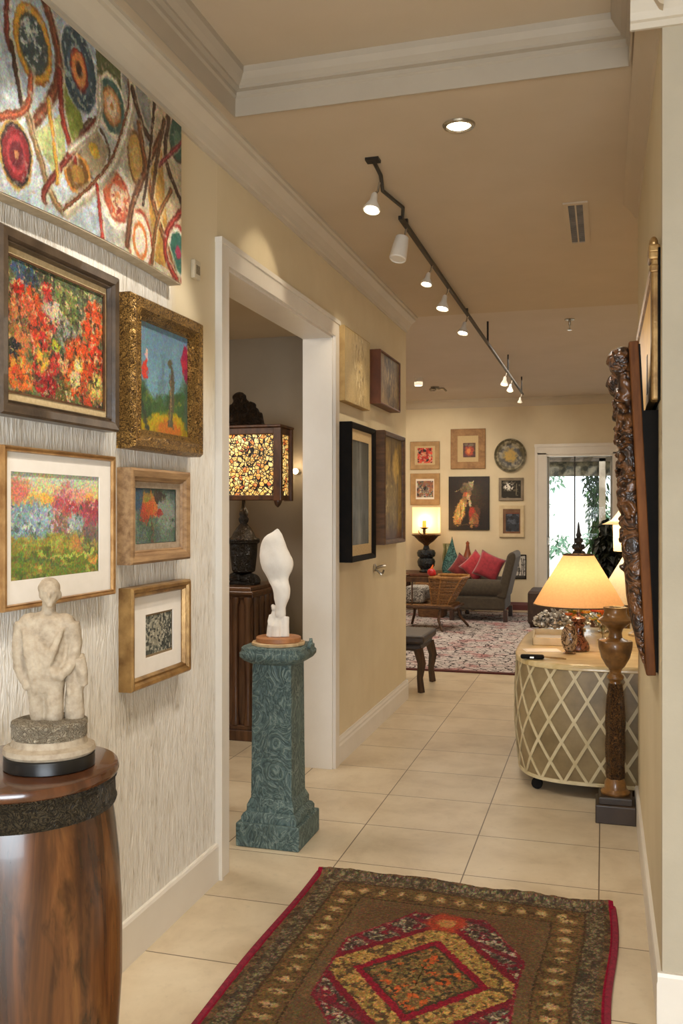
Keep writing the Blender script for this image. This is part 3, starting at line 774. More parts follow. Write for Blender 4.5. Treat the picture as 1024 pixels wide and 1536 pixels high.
# outside: sunlit terrace, pergola, planting
struct('terrace', MB().box(-9,9,14.12,34,-.16,-.06), pm('bleached paving', (236,232,222),(220,214,202),.8,scale=2))
struct('garden_wall', MB().box(-9,9,33,33.3,-.06,1.9), pm('white garden wall', (240,238,230),(226,222,214),.9,scale=1.5))
PERG = pm('weathered pergola timber', (96,84,70),(52,46,40),.8,scale=6,stretch=(1,1,6))
pg = thing('pergola','weathered timber pergola with slatted eave beyond the glass door','pergola',(0,15.8,-.06))
w = MB(); w.box(-3,3,-.7,-.6,2.35,2.62); w.box(-3,3,.9,1.0,2.35,2.62)
part('beam', w, PERG, pg, smooth=False)
w = MB()
for k in range(18): w.box(-2.9+k*.34,-2.84+k*.34,-.9,1.2,2.5,2.68)
part('rafters', w, PERG, pg, smooth=False)
part('eave_panel', MB().box(-3,3,-.65,-.55,2.12,2.42), pm('thatched eave', (104,98,84),(44,44,38),.9,scale=9,lo=.4,hi=.6), pg, smooth=False)
for x in (-.02,-2.4,2.4): part('post', MB().box(x-.05,x+.05,-.70,-.60,0,2.4), pm('pale post paint',(170,160,146),(140,130,116),.7,scale=5), pg, smooth=False)
LEAF = [pm('leaf green %s' % k, c, tuple(x*.6 for x in c), .5, scale=30) for k,c in (('bright',(96,140,70)),('deep',(44,72,38)),('grey',(112,150,120)),('dark',(26,36,22)))]
def leaves(name, mat, parent, boxes, n, ls, seed, narrow=.4, droop=.6):
    rnd = random.Random(seed); mb = MB()
    for k in range(n):
        c, r = rnd.choice(boxes)
        while True:
            q = [rnd.uniform(-1,1) for _ in range(3)]
            if sum(a*a for a in q) < 1: break
        p = Vector([c[i]+r[i]*q[i] for i in range(3)])
        L = ls*rnd.uniform(.6,1.3); W = L*narrow
        e = Euler((rnd.uniform(-.6,.6)-droop, rnd.uniform(-.5,.5), rnd.uniform(0,2*PI))).to_matrix()
        v = [p+e@Vector(a) for a in ((0,0,0),(W/2,L*.4,.06*L),(0,L,-.1*L),(-W/2,L*.4,.06*L))]
        mb.quad([tuple(a) for a in v])
    return part(name, mb, mat, parent, smooth=False)
vine = thing('hanging_vine','green hanging vine trailing down the terrace post outside the door','vine',(-.13,15.45,0))
leaves('foliage', pm('vine green',(64,104,48),(30,54,26),.5,scale=12), vine, [((0,0,1.9),(.20,.15,.4)),((.03,0,1.45),(.17,.15,.45)),((.04,0,1.0),(.15,.14,.4)),((-.04,0,.55),(.20,.15,.35)),((.08,0,.2),(.25,.18,.25))], 1500, .13, 3, .3, 1.0)
part('stem', MB().tube([(.0,.02,-.06),(.03,.03,.7),(0,.02,1.4),(.03,.05,2.1)],.018), PERG, vine)
sh = thing('garden_shrub','pale sunlit shrub on the far left of the terrace','shrub',(-1.7,24,-.06))
leaves('foliage', LEAF[2], sh, [((0,0,1.6),(.5,.4,.6)),((.3,0,2.5),(.5,.4,.4)),((.6,0,.7),(.3,.3,.3))], 260, .22, 5)
part('stem', MB().tube([(0,0,0),(.1,0,1.0),(.1,0,2.3)],.03), PERG, sh)
sh = thing('potted_shrub','small blue-green shrub in front of the garden wall','shrub',(-.15,22.5,-.06))
leaves('foliage', LEAF[2], sh, [((0,0,.95),(.35,.3,.3)),((.2,0,1.4),(.2,.2,.3))], 160, .2, 6)
part('stem', MB().tube([(0,0,0),(.03,0,.9)],.03), PERG, sh)

# ------------------------------------------------------------------ ceiling fittings
LIGHTS = []
def spot(loc, target, power, size=50, blend=.5, col=(1,.80,.55), rad=.03):
    l = bpy.data.lights.new('spot','SPOT'); l.energy = power; l.spot_size = math.radians(size); l.spot_blend = blend; l.color = col; l.shadow_soft_size = rad
    o = bpy.data.objects.new('spot_light', l); COL.objects.link(o); o.location = loc
    o.rotation_euler = (Vector(target)-Vector(loc)).to_track_quat('-Z','Y').to_euler(); return o
def point(loc, power, rad=.05, col=(1,.76,.48)):
    l = bpy.data.lights.new('bulb','POINT'); l.energy = power; l.shadow_soft_size = rad; l.color = col
    o = bpy.data.objects.new('bulb_light', l); COL.objects.link(o); o.location = loc; return o
def area(loc, target, power, sx, sy, col=(1,1,1), spread=None):
    l = bpy.data.lights.new('panel','AREA'); l.shape = 'RECTANGLE'; l.size = sx; l.size_y = sy; l.energy = power; l.color = col
    if spread: l.spread = math.radians(spread)
    o = bpy.data.objects.new('area_light', l); COL.objects.link(o); o.location = loc
    o.rotation_euler = (Vector(target)-Vector(loc)).to_track_quat('-Z','Y').to_euler(); return o

TR = thing('track_rail','dark ceiling track running down the corridor carrying the white spotlights','track',(-1.0,0,0))
w = MB(); w.box(-.011,.011,4.55,11.9,2.992,3.012)
part('rail', w, DARKM, TR, smooth=False)
part('feed_cable', MB().tube([(.03,3.86,3.035),(.03,4.0,3.02),(-.01,4.2,3.022),(.035,4.45,3.018),(0,4.6,3.01)],.009), DARKM, TR)
part('feed_plate', MB().box(0,.06,3.83,3.88,3.028,3.04), DARKM, TR, smooth=False)
for y in (4.7,6.9): part('hanger', MB().box(-.008,.008,y-.01,y+.01,3.01,3.04), DARKM, TR, smooth=False)
for y in (8.2,10,11.7): part('hanger', MB().box(-.008,.008,y-.01,y+.01,3.01,3.2), DARKM, TR, smooth=False)
WHM = pm('white lacquered metal', (226,218,204),(218,210,196),.4,scale=10)
heads = [ # y, aim y, aim z, size, label
 (4.02,2.55,2.2,.9,'white spotlight hanging from the feed cable at the near end of the ceiling track'),
 (4.70,3.9,2.3,1.15,'largest white cylinder spotlight where the cable meets the rail'),
 (5.45,4.6,2.2,.8,'small round spotlight third along the ceiling track'),
 (6.05,5.45,2.3,1.0,'white cone spotlight fourth along the ceiling track'),
 (6.95,6.2,2.3,.95,'white bell spotlight fifth along the track, level with the wall end'),
 (9.9,8.2,1.5,.95,'bright spotlight first of the cluster at the far end of the track'),
 (10.5,9,1.4,.85,'dim spotlight second of the cluster at the far end of the track'),
 (11.75,12,1.2,.7,'tiny spotlight hanging off the very far tip of the track')]
for i,(y,ay,az,s,lab) in enumerate(heads):
    x = -1.0 + (-.02 if i else .0)
    t = thing('track_spotlight', lab, 'spotlight', (x,y,2.995), 0, 'spotlights on the ceiling track')
    part('stem', MB().tube([(.02,0,0),(.012,-.005,-.04),(0,-.01,-.055)],.006), CHROME, t)
    aim = (Vector((-1.5,ay,az))-Vector((x,y,2.9))).normalized()
    tilt = Vector((aim.x*.35,aim.y*.35,-1)).normalized()
    R = tilt.to_track_quat('-Z','Y').to_matrix().to_4x4()
    Mx = Matrix.Translation((0,-.01,-.05)) @ R
    prof = [(.012,0),(.030,-.004),(.036,-.05),(.040,-.11),(.036,-.115),(.034,-.11)] if i in (1,) else [(.010,0),(.016,-.01),(.020,-.045),(.042,-.085),(.045,-.098),(.041,-.10),(.038,-.09)]
    hd = MB().lathe([(r*s,z*s) for r,z in prof],20).xform(Mx)
    part('lamp_housing', hd, WHM, t)
    zz = -.104 if i == 1 else -.093
    part('lens', MB().lathe([(.001,zz*s-.001),(.033*s,zz*s),(.001,zz*s+.004)],16).xform(Mx), GLOW if i != 6 else m_emit('dim lens glow',(255,240,215),3), t)
dl = thing('recessed_downlight','round recessed downlight with chrome ring in the ceiling above the corridor','downlight',(-.555,3.61,ZC))
part('trim_ring', MB().lathe([(.046,-.004),(.050,-.010),(.062,-.008),(.066,-.001),(.046,-.001)],32), CHROME, dl)
part('lens', MB().lathe([(.001,-.007),(.046,-.004),(.046,-.001),(.001,-.001)],24), GLOW, dl)
av = thing('ceiling_vent','narrow rectangular ceiling vent with dark ribbed grille and white border','vent',(-.137,5.03,ZC))
w = MB(); w.box(-.062,-.036,-.36,.36,-.008,0); w.box(.036,.062,-.36,.36,-.008,0); w.box(-.036,.036,-.36,-.33,-.008,0); w.box(-.036,.036,.33,.36,-.008,0); w.box(-.004,.004,-.33,.33,-.007,0)
part('frame', w, CEIL, av, smooth=False)
w = MB()
for k in range(36): w.box(-.036,.036,-.33+k*.0183,-.321+k*.0183,-.006,-.001)
part('grille', w, pm('grey grille bars',(120,110,98),(90,82,72),.5), av, smooth=False)
part('duct', MB().box(-.036,.036,-.33,.33,-.0015,-.0005), BLACKF, av, smooth=False)
sp = thing('fire_sprinkler','small chrome sprinkler head in the living room ceiling','sprinkler',(-.29,8.3,ZL))
part('escutcheon', MB().lathe([(.045,0),(.045,-.006),(.018,-.012)],20), CHROME, sp)
part('nozzle', MB().lathe([(.012,-.01),(.012,-.05),(.006,-.06),(.006,-.09),(.02,-.095),(.02,-.098)],12), CHROME, sp)
cs = thing('ceiling_spotlight','white cylinder spotlight on the living room ceiling above the left pictures','spotlight',(-2.28,11.45,ZL))
part('lamp_housing', MB().lathe([(.055,0),(.055,-.09),(.05,-.10),(.045,-.09)],20), WHM, cs)
part('lens', MB().lathe([(.001,-.096),(.045,-.094),(.001,-.09)],16), GLOW, cs)
sd = thing('ceiling_bracket_light','small dark adjustable ceiling light with curved arm beside the cylinder spotlight','spotlight',(-2.22,12.3,ZL))
part('base', MB().lathe([(.06,0),(.06,-.015),(.02,-.02)],16), CHROME, sd)
part('arm', MB().tube([(0,0,-.015),(.05,0,-.03),(.12,0,-.03),(.16,0,-.07)],.014), CHROME, sd)
part('lamp_housing', MB().blob((-.03,0,-.04),(.05,.04,.03)), CHROME, sd)

# ------------------------------------------------------------------ pictures on the left wall
t = thing('canvas_picture','large unframed abstract canvas of coloured ovals and brown curving lines, high on the left wall','painting',(XL,1.40,2.31),PI/2)
p = Paint(1.585,.575,640,240); art_abstract(p)
def place(x,y):
    z = y.copy(); k = np.clip((x-.55)/1.03,0,1)
    bot = -.004+.016*np.sin(k*PI)+.012*k
    z = y*(1-bot/.575)+bot
    return np.stack([x, -.052-.010*np.sin(y/.575*PI)*0 - .0*x, z],1)
grid_obj('painting', p, m_paint('thick impasto paint',.38,.6,260,.25), t, place)
w = MB(); n = 24
rs=[]
for k in range(n+1):
    x = 1.585*k/n; kk = min(max((x-.55)/1.03,0),1); bo = -.004+.016*math.sin(kk*PI)+.012*kk
    rs.append([(x,-.05,bo-.004),(x,-.05,.573),(x,-.004,.573),(x,-.004,bo-.004)])
w.rings(rs); part('stretcher', w, pm('raw canvas edge',(196,182,156),(176,160,132),.8,scale=30), t, smooth=False)

C = lambda Y,z: (XL,Y,z)
picture('framed_painting','painting of red and orange flowers in a wide dark frame with cream linen border','painting','left',C(2.262,1.99),.585,.485,
    [(0,0),(0,.045),(.006,.052),(.026,.050),(.032,.040),(.038,.043),(.042,.030),(.042,0)],UMBER,(.475,.352),art_floral,420,OIL,
    [('linen_mat',.505,.405,.486,.362,.026,MATCR),('inner_fillet',.488,.364,.474,.351,.028,BROWNF)],deep=.022)
picture('framed_painting','blue sky and green garden painting in an ornate carved gold frame','painting','left',C(2.885,1.955),.53,.505,
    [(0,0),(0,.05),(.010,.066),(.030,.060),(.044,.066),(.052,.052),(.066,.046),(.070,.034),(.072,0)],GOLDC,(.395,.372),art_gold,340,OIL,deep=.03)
picture('framed_print','autumn landscape print with white mat in thin gilt frame behind the stone statue','picture','left',C(2.273,1.454),.557,.432,
    [(0,0),(0,.036),(.004,.040),(.010,.036),(.014,.038),(.016,.030),(.016,0)],GOLD,(.436,.290),art_landscape,400,PRINT,
    [('mat_board',.53,.405,.434,.288,.028,MATBW)],deep=.022,artname='print',artoff=(-.018,.005))
picture('framed_painting','small painting of red and yellow bloom on teal in wide limed oak frame','painting','left',C(2.842,1.482),.437,.317,
    [(0,0),(0,.050),(.008,.055),(.028,.050),(.036,.040),(.040,.040),(.044,.032),(.044,0)],TANW,(.300,.186),art_bird,280,OIL,
    [('linen_liner',.352,.232,.302,.188,.030,MATGR)],deep=.024)
picture('framed_print','small dark etching with broad white mat in gold wooden frame, beside the statue','picture','left',C(2.852,1.078),.437,.338,
    [(0,0),(0,.045),(.006,.052),(.016,.050),(.022,.040),(.030,.042),(.036,.030),(.036,0)],GOLD2,(.205,.148),art_etching,240,PRINT,
    [('mat_board',.372,.272,.204,.147,.026,MATBW)],deep=.022,artname='print',artoff=(.018,-.005))
sw = thing('wall_switch','brushed metal switch plate on the white rippled wall between two pictures','switch',(XL,2.668,1.464),PI/2)
part('plate', MB().box(-.028,.028,-.008,0,-.045,.045), CHROME, sw, smooth=False, bevel=.003)
part('rocker', MB().box(-.012,.012,-.012,-.007,-.022,.022), pm('grey rocker',(150,146,138)), sw, smooth=False, bevel=.002)
th = thing('wall_thermostat','small cream wall control box above and left of the doorway','thermostat',(XL+.0006,3.195,2.425),PI/2)
part('housing', MB().box(-.028,.028,-.018,0,-.036,.036), pm('cream plastic',(214,202,176)), th, smooth=False, bevel=.004)
part('display', MB().box(-.016,.016,-.0195,-.017,-.018,.016), pm('display grey',(150,138,112),(96,86,66),.4,scale=160), th, smooth=False)

picture('canvas_relief','pale gold textured canvas without a frame on the cream wall beyond the doorway','painting','left',C(5.45,2.375),.60,.445,
    [(0,0),(0,.045),(.003,.048),(.004,.044),(.004,0)],pm('gold canvas edge',(186,156,100),(160,128,78),.6,scale=12),(.594,.44),art_goldrelief,260,m_paint('gold impasto',.4,1.0,120,.35,.25),deep=.046,frame_name='stretcher')
picture('framed_relief','small dark bark-like relief panel in a red-brown box frame, last of the upper row','picture','left',C(6.24,2.405),.62,.365,
    [(0,0),(0,.075),(.006,.078),(.012,.075),(.012,0)],pm('red brown frame',(116,66,36),(84,44,24),.45,scale=6),(.598,.345),art_reliefbrown,240,OIL,deep=.068)
picture('framed_painting','tall grey-blue abstract with cream mat in deep black box frame next to the doorway','painting','left',C(5.45,1.61),.59,.835,
    [(0,0),(0,.088),(.006,.092),(.024,.084),(.030,.078),(.034,.066),(.034,0)],BLACKF,(.40,.64),art_greytall,300,OIL,
    [('linen_mat',.525,.77,.398,.638,.068,MATCR)],deep=.062)
picture('framed_painting','tall golden brown abstract in dark wooden frame at the far end of the corridor','painting','left',C(6.43,1.66),.66,.795,
    [(0,0),(0,.062),(.006,.07),(.020,.066),(.030,.058),(.034,.048),(.034,0)],BROWNF,(.595,.73),art_goldtall,300,OIL,deep=.045)
hk = thing('coat_hook','small chrome double hook on the cream wall under the golden abstract','hook',(XL,6.05,1.105),PI/2)
part('plate', MB().lathe([(.03,0),(.03,.008),(.02,.014)],20).xform(Matrix.Rotation(PI/2,4,'X')), CHROME, hk)
part('hook', MB().tube([(0,-.01,0),(.04,-.05,.012),(.07,-.06,.012)],.010).tube([(0,-.01,-.005),(.01,-.04,-.035),(.03,-.055,-.035),(.04,-.06,-.015)],.007).tube([(-.01,-.01,-.005),(-.015,-.045,-.03),(-.012,-.055,-.045)],.007), CHROME, hk)

# ------------------------------------------------------------------ pictures on the living room's back wall
B = lambda x,z: (x,YB,z)
def simple(fw, d): return [(0,0),(0,d),(.006,d+.004),(fw,d),(fw,d-.012),(fw,0)]
FT = pm('pale oak picture frame',(178,142,94),(156,120,76),.5,scale=9)
picture('framed_print','small red print in a pale wooden frame, top left on the far wall','picture','back',B(-2.662,2.356),.46,.43,simple(.07,.03),FT,(.235,.235),mini([(176,50,44),(30,26,30),(226,150,120),(214,190,160),(226,80,60)],3,26),120,PRINT,[('mat_board',.33,.30,.235,.235,.02,MATCR)],artname='print',deep=.016)
picture('framed_print','small grey print in a pale wooden frame directly above the lit square lamp','picture','back',B(-2.66,1.835),.46,.485,simple(.085,.03),FT,(.26,.255),mini([(120,112,104),(34,32,34),(206,196,176),(80,86,100),(150,96,70)],8,24),120,PRINT,[('mat_board',.31,.33,.26,.255,.02,MATBW)],artname='print',deep=.016)
picture('framed_painting','small red and orange painting in very wide tan frame above the dark canvas','painting','back',B(-1.994,2.447),.53,.61,simple(.105,.035),pm('tan sackcloth frame',(164,124,78),(128,92,54),.6,scale=14,bscale=60,bstr=.4),(.19,.22),art_center,120,OIL,[('linen_mat',.34,.41,.19,.22,.022,MATCR)],deep=.018,artoff=(.02,-.02))
picture('canvas_picture','dark canvas showing draped figures lit against a black ground on the far wall','painting','back',B(-1.979,1.615),.62,.815,[(0,0),(0,.035),(.003,.038),(.006,.035),(.006,0)],BLACKF,(.61,.805),art_figures,360,m_paint('varnished oil',.4,.3,200,.2),deep=.036,frame_name='stretcher')
dk = thing('wall_plate','round ceramic wall plate with mottled grey rim and yellow centre on the far wall','plate',B(-1.353,2.335))
n1,n2 = 30,90
r,a = np.meshgrid(np.linspace(0.001,1,n1),np.linspace(0,2*PI,n2)); r=r.ravel(); a=a.ravel()
pp = Paint(1,1,n1,n2); pp.c = art_disc_rgb(r,a,np.cos(a)*r*.24,np.sin(a)*r*.24)
grid_obj('plate_face', pp, m_paint('glazed ceramic',.25,.3,200,.3), dk, lambda x,y: np.stack([np.cos(a)*r*.236,-(.02+.03*np.clip((r-.6)/.4,0,1)**1.5),np.sin(a)*r*.248],1))
part('rim', MB().lathe([(.234,.046),(.240,.048),(.20,.006),(.1,0)],48,sy=1.05,cap=False).xform(Matrix.Rotation(PI/2,4,'X')), pm('dark stoneware',(70,66,52),(44,42,34),.4,scale=20), dk)
picture('framed_print','small black print with a white flower cluster in a grey frame under the plate','picture','back',B(-1.342,1.824),.37,.345,simple(.04,.03),pm('grey wooden frame',(140,126,104),(116,102,82),.5,scale=8),(.29,.265),lambda p:(p.fill((46,42,36)),p.speck(26,.54,(110,104,90),2,3,.05),p.put(p.ell(.4*p.w,.66*p.h,.26*p.w,.24*p.h,0,.4,.5)*np.clip((fbm(p.x,p.y,50,2,4)-.4)*8,0,1),(236,232,222)),p.put(p.line([(.76*p.w,.2*p.h),(.78*p.w,.8*p.h)],.05*p.w),(126,118,100)))[0],130,PRINT,artname='print',deep=.02)
picture('framed_painting','small dark blue painting set deep in a broad cream frame, right of the dark canvas','painting','back',B(-1.333,1.34),.37,.48,simple(.055,.045),pm('cream painted frame',(214,196,160),(200,180,142),.5,scale=9),(.20,.285),lambda p:(p.fill((48,54,66)),p.speck(24,.54,(96,104,120),2,3,.06),p.speck(28,.6,(30,30,36),5,3,.05),p.put((p.v>.93).astype(float),(126,70,50)))[0],110,OIL,[('inner_mat',.262,.372,.20,.285,.03,pm('brown inner mat',(128,92,62),(104,70,46),.6))],deep=.024,artoff=(.012,-.012))
picture('framed_print','black and white tree print in a thin black frame, lowest beside the sofa back','picture','back',B(-1.225,.655),.215,.365,simple(.014,.025),BLACKF,(.185,.335),lambda p:(p.fill((206,202,194)),p.speck(30,.56,(96,92,88),2,3,.05),[p.put(p.line([(k*p.w,.1*p.h),((k+.05)*p.w,.5*p.h),(k*p.w,.85*p.h)],.06*p.w,.5,.02),(40,38,36)) for k in (.2,.45,.7,.85)],p.put((p.v<.1).astype(float),(70,66,62)))[0],110,PRINT,artname='print',deep=.014)

# ------------------------------------------------------------------ barrel pedestal and stone statue
def m_barrel():
    n = NT('polished streaked barrel wood')
    v = n.coord((1,1,.10)); f = n.noise(v, 16, 6, .62, .6); g = n.noise(n.coord((1,1,.3)), 22, 4, .6, .4)
    col = n.ramp(f, [(.30,(34,19,10)),(.44,(66,38,19)),(.56,(96,58,29)),(.70,(122,80,42))])
    dk = n.ramp(g, [(.30,.30),(.46,1.0)])
    col = n.mix(1.0, col, dk, 'MULTIPLY')
    return n.bsdf(col, .26, 0, f, .05, .003, coat=.15)
BX,BY,BZ = -1.235,1.735,.938
ba = thing('barrel_pedestal','polished brown wooden barrel pedestal with a dark relief band, carrying the stone figure','pedestal',(BX,BY,0))
H = BZ
part('body', MB().lathe([(.165,0),(.172,.02),(.185,.12),(.202,.28),(.214,.46),(.214,.60),(.208,.72),(.200,.80),(.192,H-.085)],64), m_barrel(), ba)
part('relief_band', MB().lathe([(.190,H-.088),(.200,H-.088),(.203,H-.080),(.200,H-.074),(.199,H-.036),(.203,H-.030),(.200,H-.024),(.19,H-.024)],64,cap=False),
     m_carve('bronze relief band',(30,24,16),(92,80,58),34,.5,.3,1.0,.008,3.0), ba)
part('top', MB().lathe([(.15,H-.026),(.199,H-.026),(.206,H-.020),(.208,H-.012),(.204,H-.002),(.196,H)],64), pm('polished brown top',(96,56,32),(64,36,20),.22,scale=4,stretch=(1,6,1),coat=.5), ba)

def m_stone(name, c1, c2, c3, sc=14):
    n = NT(name); v = n.coord()
    f = n.noise(v, sc, 6, .65)
    col = n.ramp(f, [(.22,c3),(.46,c2),(.75,c1)])
    return n.bsdf(col, .7, 0, n.noise(v, sc*5, 4, .7), .35, .004)
STONE = m_stone('weathered limestone',(186,172,150),(164,148,126),(128,112,92),42)
st = thing('stone_statue','weathered limestone statue of draped standing figure beside a stump, on the barrel','statue',(-1.172,1.742,BZ),.40)
part('plinth', MB().lathe([(.094,0),(.097,.002),(.097,.028),(.093,.030)],48,sy=.92), pm('black plinth',(20,18,17),(14,12,12),.3,scale=10), st)
part('pedestal_ring', MB().lathe([(.094,.030),(.099,.036),(.097,.046),(.082,.052),(.079,.062),(.079,.066)],48,sy=.90), STONE, st)
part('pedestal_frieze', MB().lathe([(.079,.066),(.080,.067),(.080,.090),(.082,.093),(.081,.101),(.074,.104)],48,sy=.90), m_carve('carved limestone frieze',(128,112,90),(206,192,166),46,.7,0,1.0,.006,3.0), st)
# figure: local x to the viewer's right, -y toward the viewer
b = MB(); Z0 = .104
def F(x,y,z): return (x,y,Z0+z)
b.tube([F(-.024,0,-.004),F(-.026,-.002,.04),F(-.027,-.004,.09),F(-.022,0,.125)],[.017,.019,.023,.027],12)     # legs
b.tube([F(.012,-.006,-.004),F(.012,-.008,.04),F(.011,-.006,.09),F(.008,0,.125)],[.019,.020,.024,.028],12)
b.tube([F(-.006,.002,.10),F(-.006,.002,.13),F(-.006,.002,.165),F(-.006,.001,.20),F(-.006,.002,.222),F(-.005,.002,.234)],[.042,.045,.046,.050,.044,.020],16,flat=.62)
b.blob(F(-.040,.002,.212),(.026,.024,.022)); b.blob(F(.030,.002,.210),(.026,.024,.022))
b.tube([F(-.054,.002,.212),F(-.063,.002,.165),F(-.060,-.006,.115),F(-.048,-.016,.085)],[.021,.018,.016,.012],12)
b.blob(F(-.044,-.018,.078),(.011,.010,.013))
b.tube([F(.044,.002,.210),F(.054,.002,.165),F(.050,-.008,.125),F(.036,-.022,.105)],[.021,.018,.015,.012],12)
b.blob(F(.030,-.026,.100),(.012,.010,.012))
b.tube([F(-.003,.002,.228),F(-.001,0,.256)],[.016,.015],12)
b.blob(F(.001,-.002,.278),(.0215,.025,.029)); b.blob(F(.002,-.009,.266),(.016,.018,.018))
b.blob(F(.004,-.026,.272),(.004,.006,.008)); b.blob(F(.003,-.022,.282),(.015,.006,.004)); b.blob(F(.003,-.023,.260),(.008,.005,.0035)); b.blob(F(.003,-.021,.252),(.008,.007,.006))
b.blob(F(-.020,.002,.272),(.004,.007,.009)); b.blob(F(.022,.002,.272),(.004,.007,.009)); b.blob(F(-.002,.006,.287),(.024,.024,.024))
# mantle folds and the drapery hanging in front
for x0,x1,rr in ((-.05,-.030,.011),(-.036,-.014,.010),(-.018,.0,.009)):
    b.tube([F(x0,-.018,.20),F((x0+x1)/2,-.030,.155),F(x1,-.026,.10),F(x1+.004,-.022,.06)],[.006,rr,rr,.006],8)
b.tube([F(.03,-.02,.20),F(.012,-.032,.15),F(-.004,-.028,.11)],[.006,.010,.007],8)
b.tube([F(.0,-.022,.12),F(.018,-.03,.10),F(.03,-.02,.09)],[.008,.010,.008],8)
part('figure', b, STONE, st, remesh=.0030, relax=3, disp=(.02,.004))
b = MB()
b.tube([F(.054,.004,-.004),F(.052,.002,.04),F(.056,.002,.09),F(.062,.004,.142)],[.022,.021,.019,.014],12,flat=.8)
b.tube([F(.064,-.008,.135),F(.072,-.010,.10),F(.076,-.008,.072)],[.014,.013,.009],10)
b.tube([F(.046,-.012,.05),F(.044,-.008,.09),F(.050,-.004,.13)],[.008,.010,.008],8)
part('stump', b, STONE, st, remesh=.0032, relax=3, disp=(.02,.005))

# ------------------------------------------------------------------ green pedestal with the white sculpture
def m_verdigris():
    n = NT('verdigris stone with incised scrolls'); v = n.coord((1,1,.75))
    f = n.noise(v, 9, 3, .5, 2.6)
    h = n.math('MULTIPLY', n.math('ABSOLUTE', n.math('SUBTRACT', n.math('FRACT', n.math('MULTIPLY', f, 6.0)), .5)), 2.0)
    g = n.noise(v, 40, 5, .65, .8)
    col = n.ramp(h, [(.05,(54,68,66)),(.22,(82,100,98)),(.75,(94,113,108)),(.97,(134,148,140))])
    col = n.mix(n.math('MULTIPLY', g, .45), col, (66,92,90))
    fl = n.ramp(n.noise(v, 70, 4, .7), [(.58,(0,0,0)),(.74,(90,100,88))])
    col = n.mix(1.0, col, fl, 'ADD')
    return n.bsdf(col, .55, 0, n.math('ADD', h, n.math('MULTIPLY', g, .5)), .7, .006)
VERD = m_verdigris()
PX,PY = -1.432,3.918
pd = thing('carved_pedestal','square blue-green pedestal with incised scrollwork standing in the doorway','pedestal',(PX,PY,0))
part('base', MB().sq([(.146,0),(.149,.004),(.149,.100),(.146,.106)]), VERD, pd, smooth=False, bevel=.004)
part('stepped_foot', MB().sq([(.132,.104),(.132,.128),(.124,.142),(.112,.150),(.112,.176),(.106,.190),(.099,.205)],rnd=.004), VERD, pd)
part('shaft', MB().sq([(.098,.20),(.095,.50),(.093,.815)]), VERD, pd, smooth=False, bevel=.006)
part('capital', MB().sq([(.098,.806),(.118,.812),(.140,.826),(.152,.842),(.153,.858),(.146,.868),(.146,.882),(.140,.887)],rnd=.07,n=8), VERD, pd)
part('corner_scroll', MB().tube([(.150,-.02,.880),(.154,-.01,.892),(.157,-.005,.905),(.156,0,.917),(.150,0,.915)],[.012,.012,.010,.008,.006],8), VERD, pd)
ws = thing('white_sculpture','white shell-like abstract sculpture with small seated figure, on the blue-green pedestal','sculpture',(PX,PY,.8872))
part('lower_board', MB().lathe([(.121,0),(.124,.003),(.124,.012),(.119,.015)],12), pm('pale timber board',(206,178,136),(178,146,104),.6,scale=6,stretch=(1,8,1)), ws, smooth=False)
part('upper_board', MB().lathe([(.100,.015),(.103,.017),(.103,.034),(.099,.037)],40), pm('turned wooden disc',(178,122,78),(150,98,58),.5,scale=6,stretch=(1,8,1)), ws)
WP = m_stone('white plaster',(240,234,224),(232,224,212),(212,203,190),9)
sil = [(45,335,352),(62,322,362),(75,292,366),(92,268,372),(115,250,380),(140,238,386),(165,230,394),(200,226,412),(235,227,430),(262,229,437),(290,238,438),(320,252,430),(345,268,416),(375,290,412),(400,304,420),(430,322,430),(460,331,430),(490,334,424),(520,340,412),(550,344,402),(580,340,402),(615,330,408)]
b = MB(); rs = []
for yy,l,r in sil:
    z = .037+(735-yy)*.000715; cx = ((l+r)/2-352)*.00071; hw = (r-l)/2*.00071*1.1
    k = (yy-45)/570
    dep = hw*(.62 if yy < 380 else .85); tw = .5*math.sin(k*4)
    ring = []
    for q in range(28):
        a = 2*PI*q/28
        rr = 1 + .10*math.cos(2*a+1.0+k*3)*(1 if yy<400 else .3) - .10*math.exp(-((a-4.1-k*1.5)/.35)**2)
        x = hw*math.cos(a); y = dep*rr*math.sin(a)+.012*math.sin(k*5)
        ring.append((cx+x,y,z))
    rs.append(ring)
rs.reverse(); b.rings(rs)
part('shell_form', b, WP, ws, sub=1, disp=(.05,.008))
b = MB()
G = lambda x,y,z: (x,y,.037+z)
b.tube([G(-.030,-.02,0),G(-.026,-.02,.05),G(-.022,-.012,.085)],[.022,.020,.016],10)
b.tube([G(.0,-.026,0),G(.0,-.024,.05),G(.004,-.012,.085)],[.024,.022,.018],10); b.tube([G(.034,-.01,0),G(.034,-.008,.05),G(.030,0,.09)],[.022,.020,.022],10)
b.tube([G(-.028,-.01,.085),G(.0,-.012,.094),G(.032,-.004,.090)],[.016,.018,.018],10)
b.tube([G(-.02,-.012,.09),G(-.018,-.012,.115)],[.015,.010],10); b.blob(G(-.017,-.014,.130),(.012,.013,.016)); b.blob(G(-.024,-.008,.138),(.009,.01,.01)); b.blob(G(-.014,-.026,.128),(.003,.004,.005))
b.tube([G(-.03,-.02,.10),G(-.036,-.028,.07),G(-.030,-.036,.05)],[.008,.008,.007],8)
part('seated_figure', b, WP, ws, remesh=.0034, relax=2)

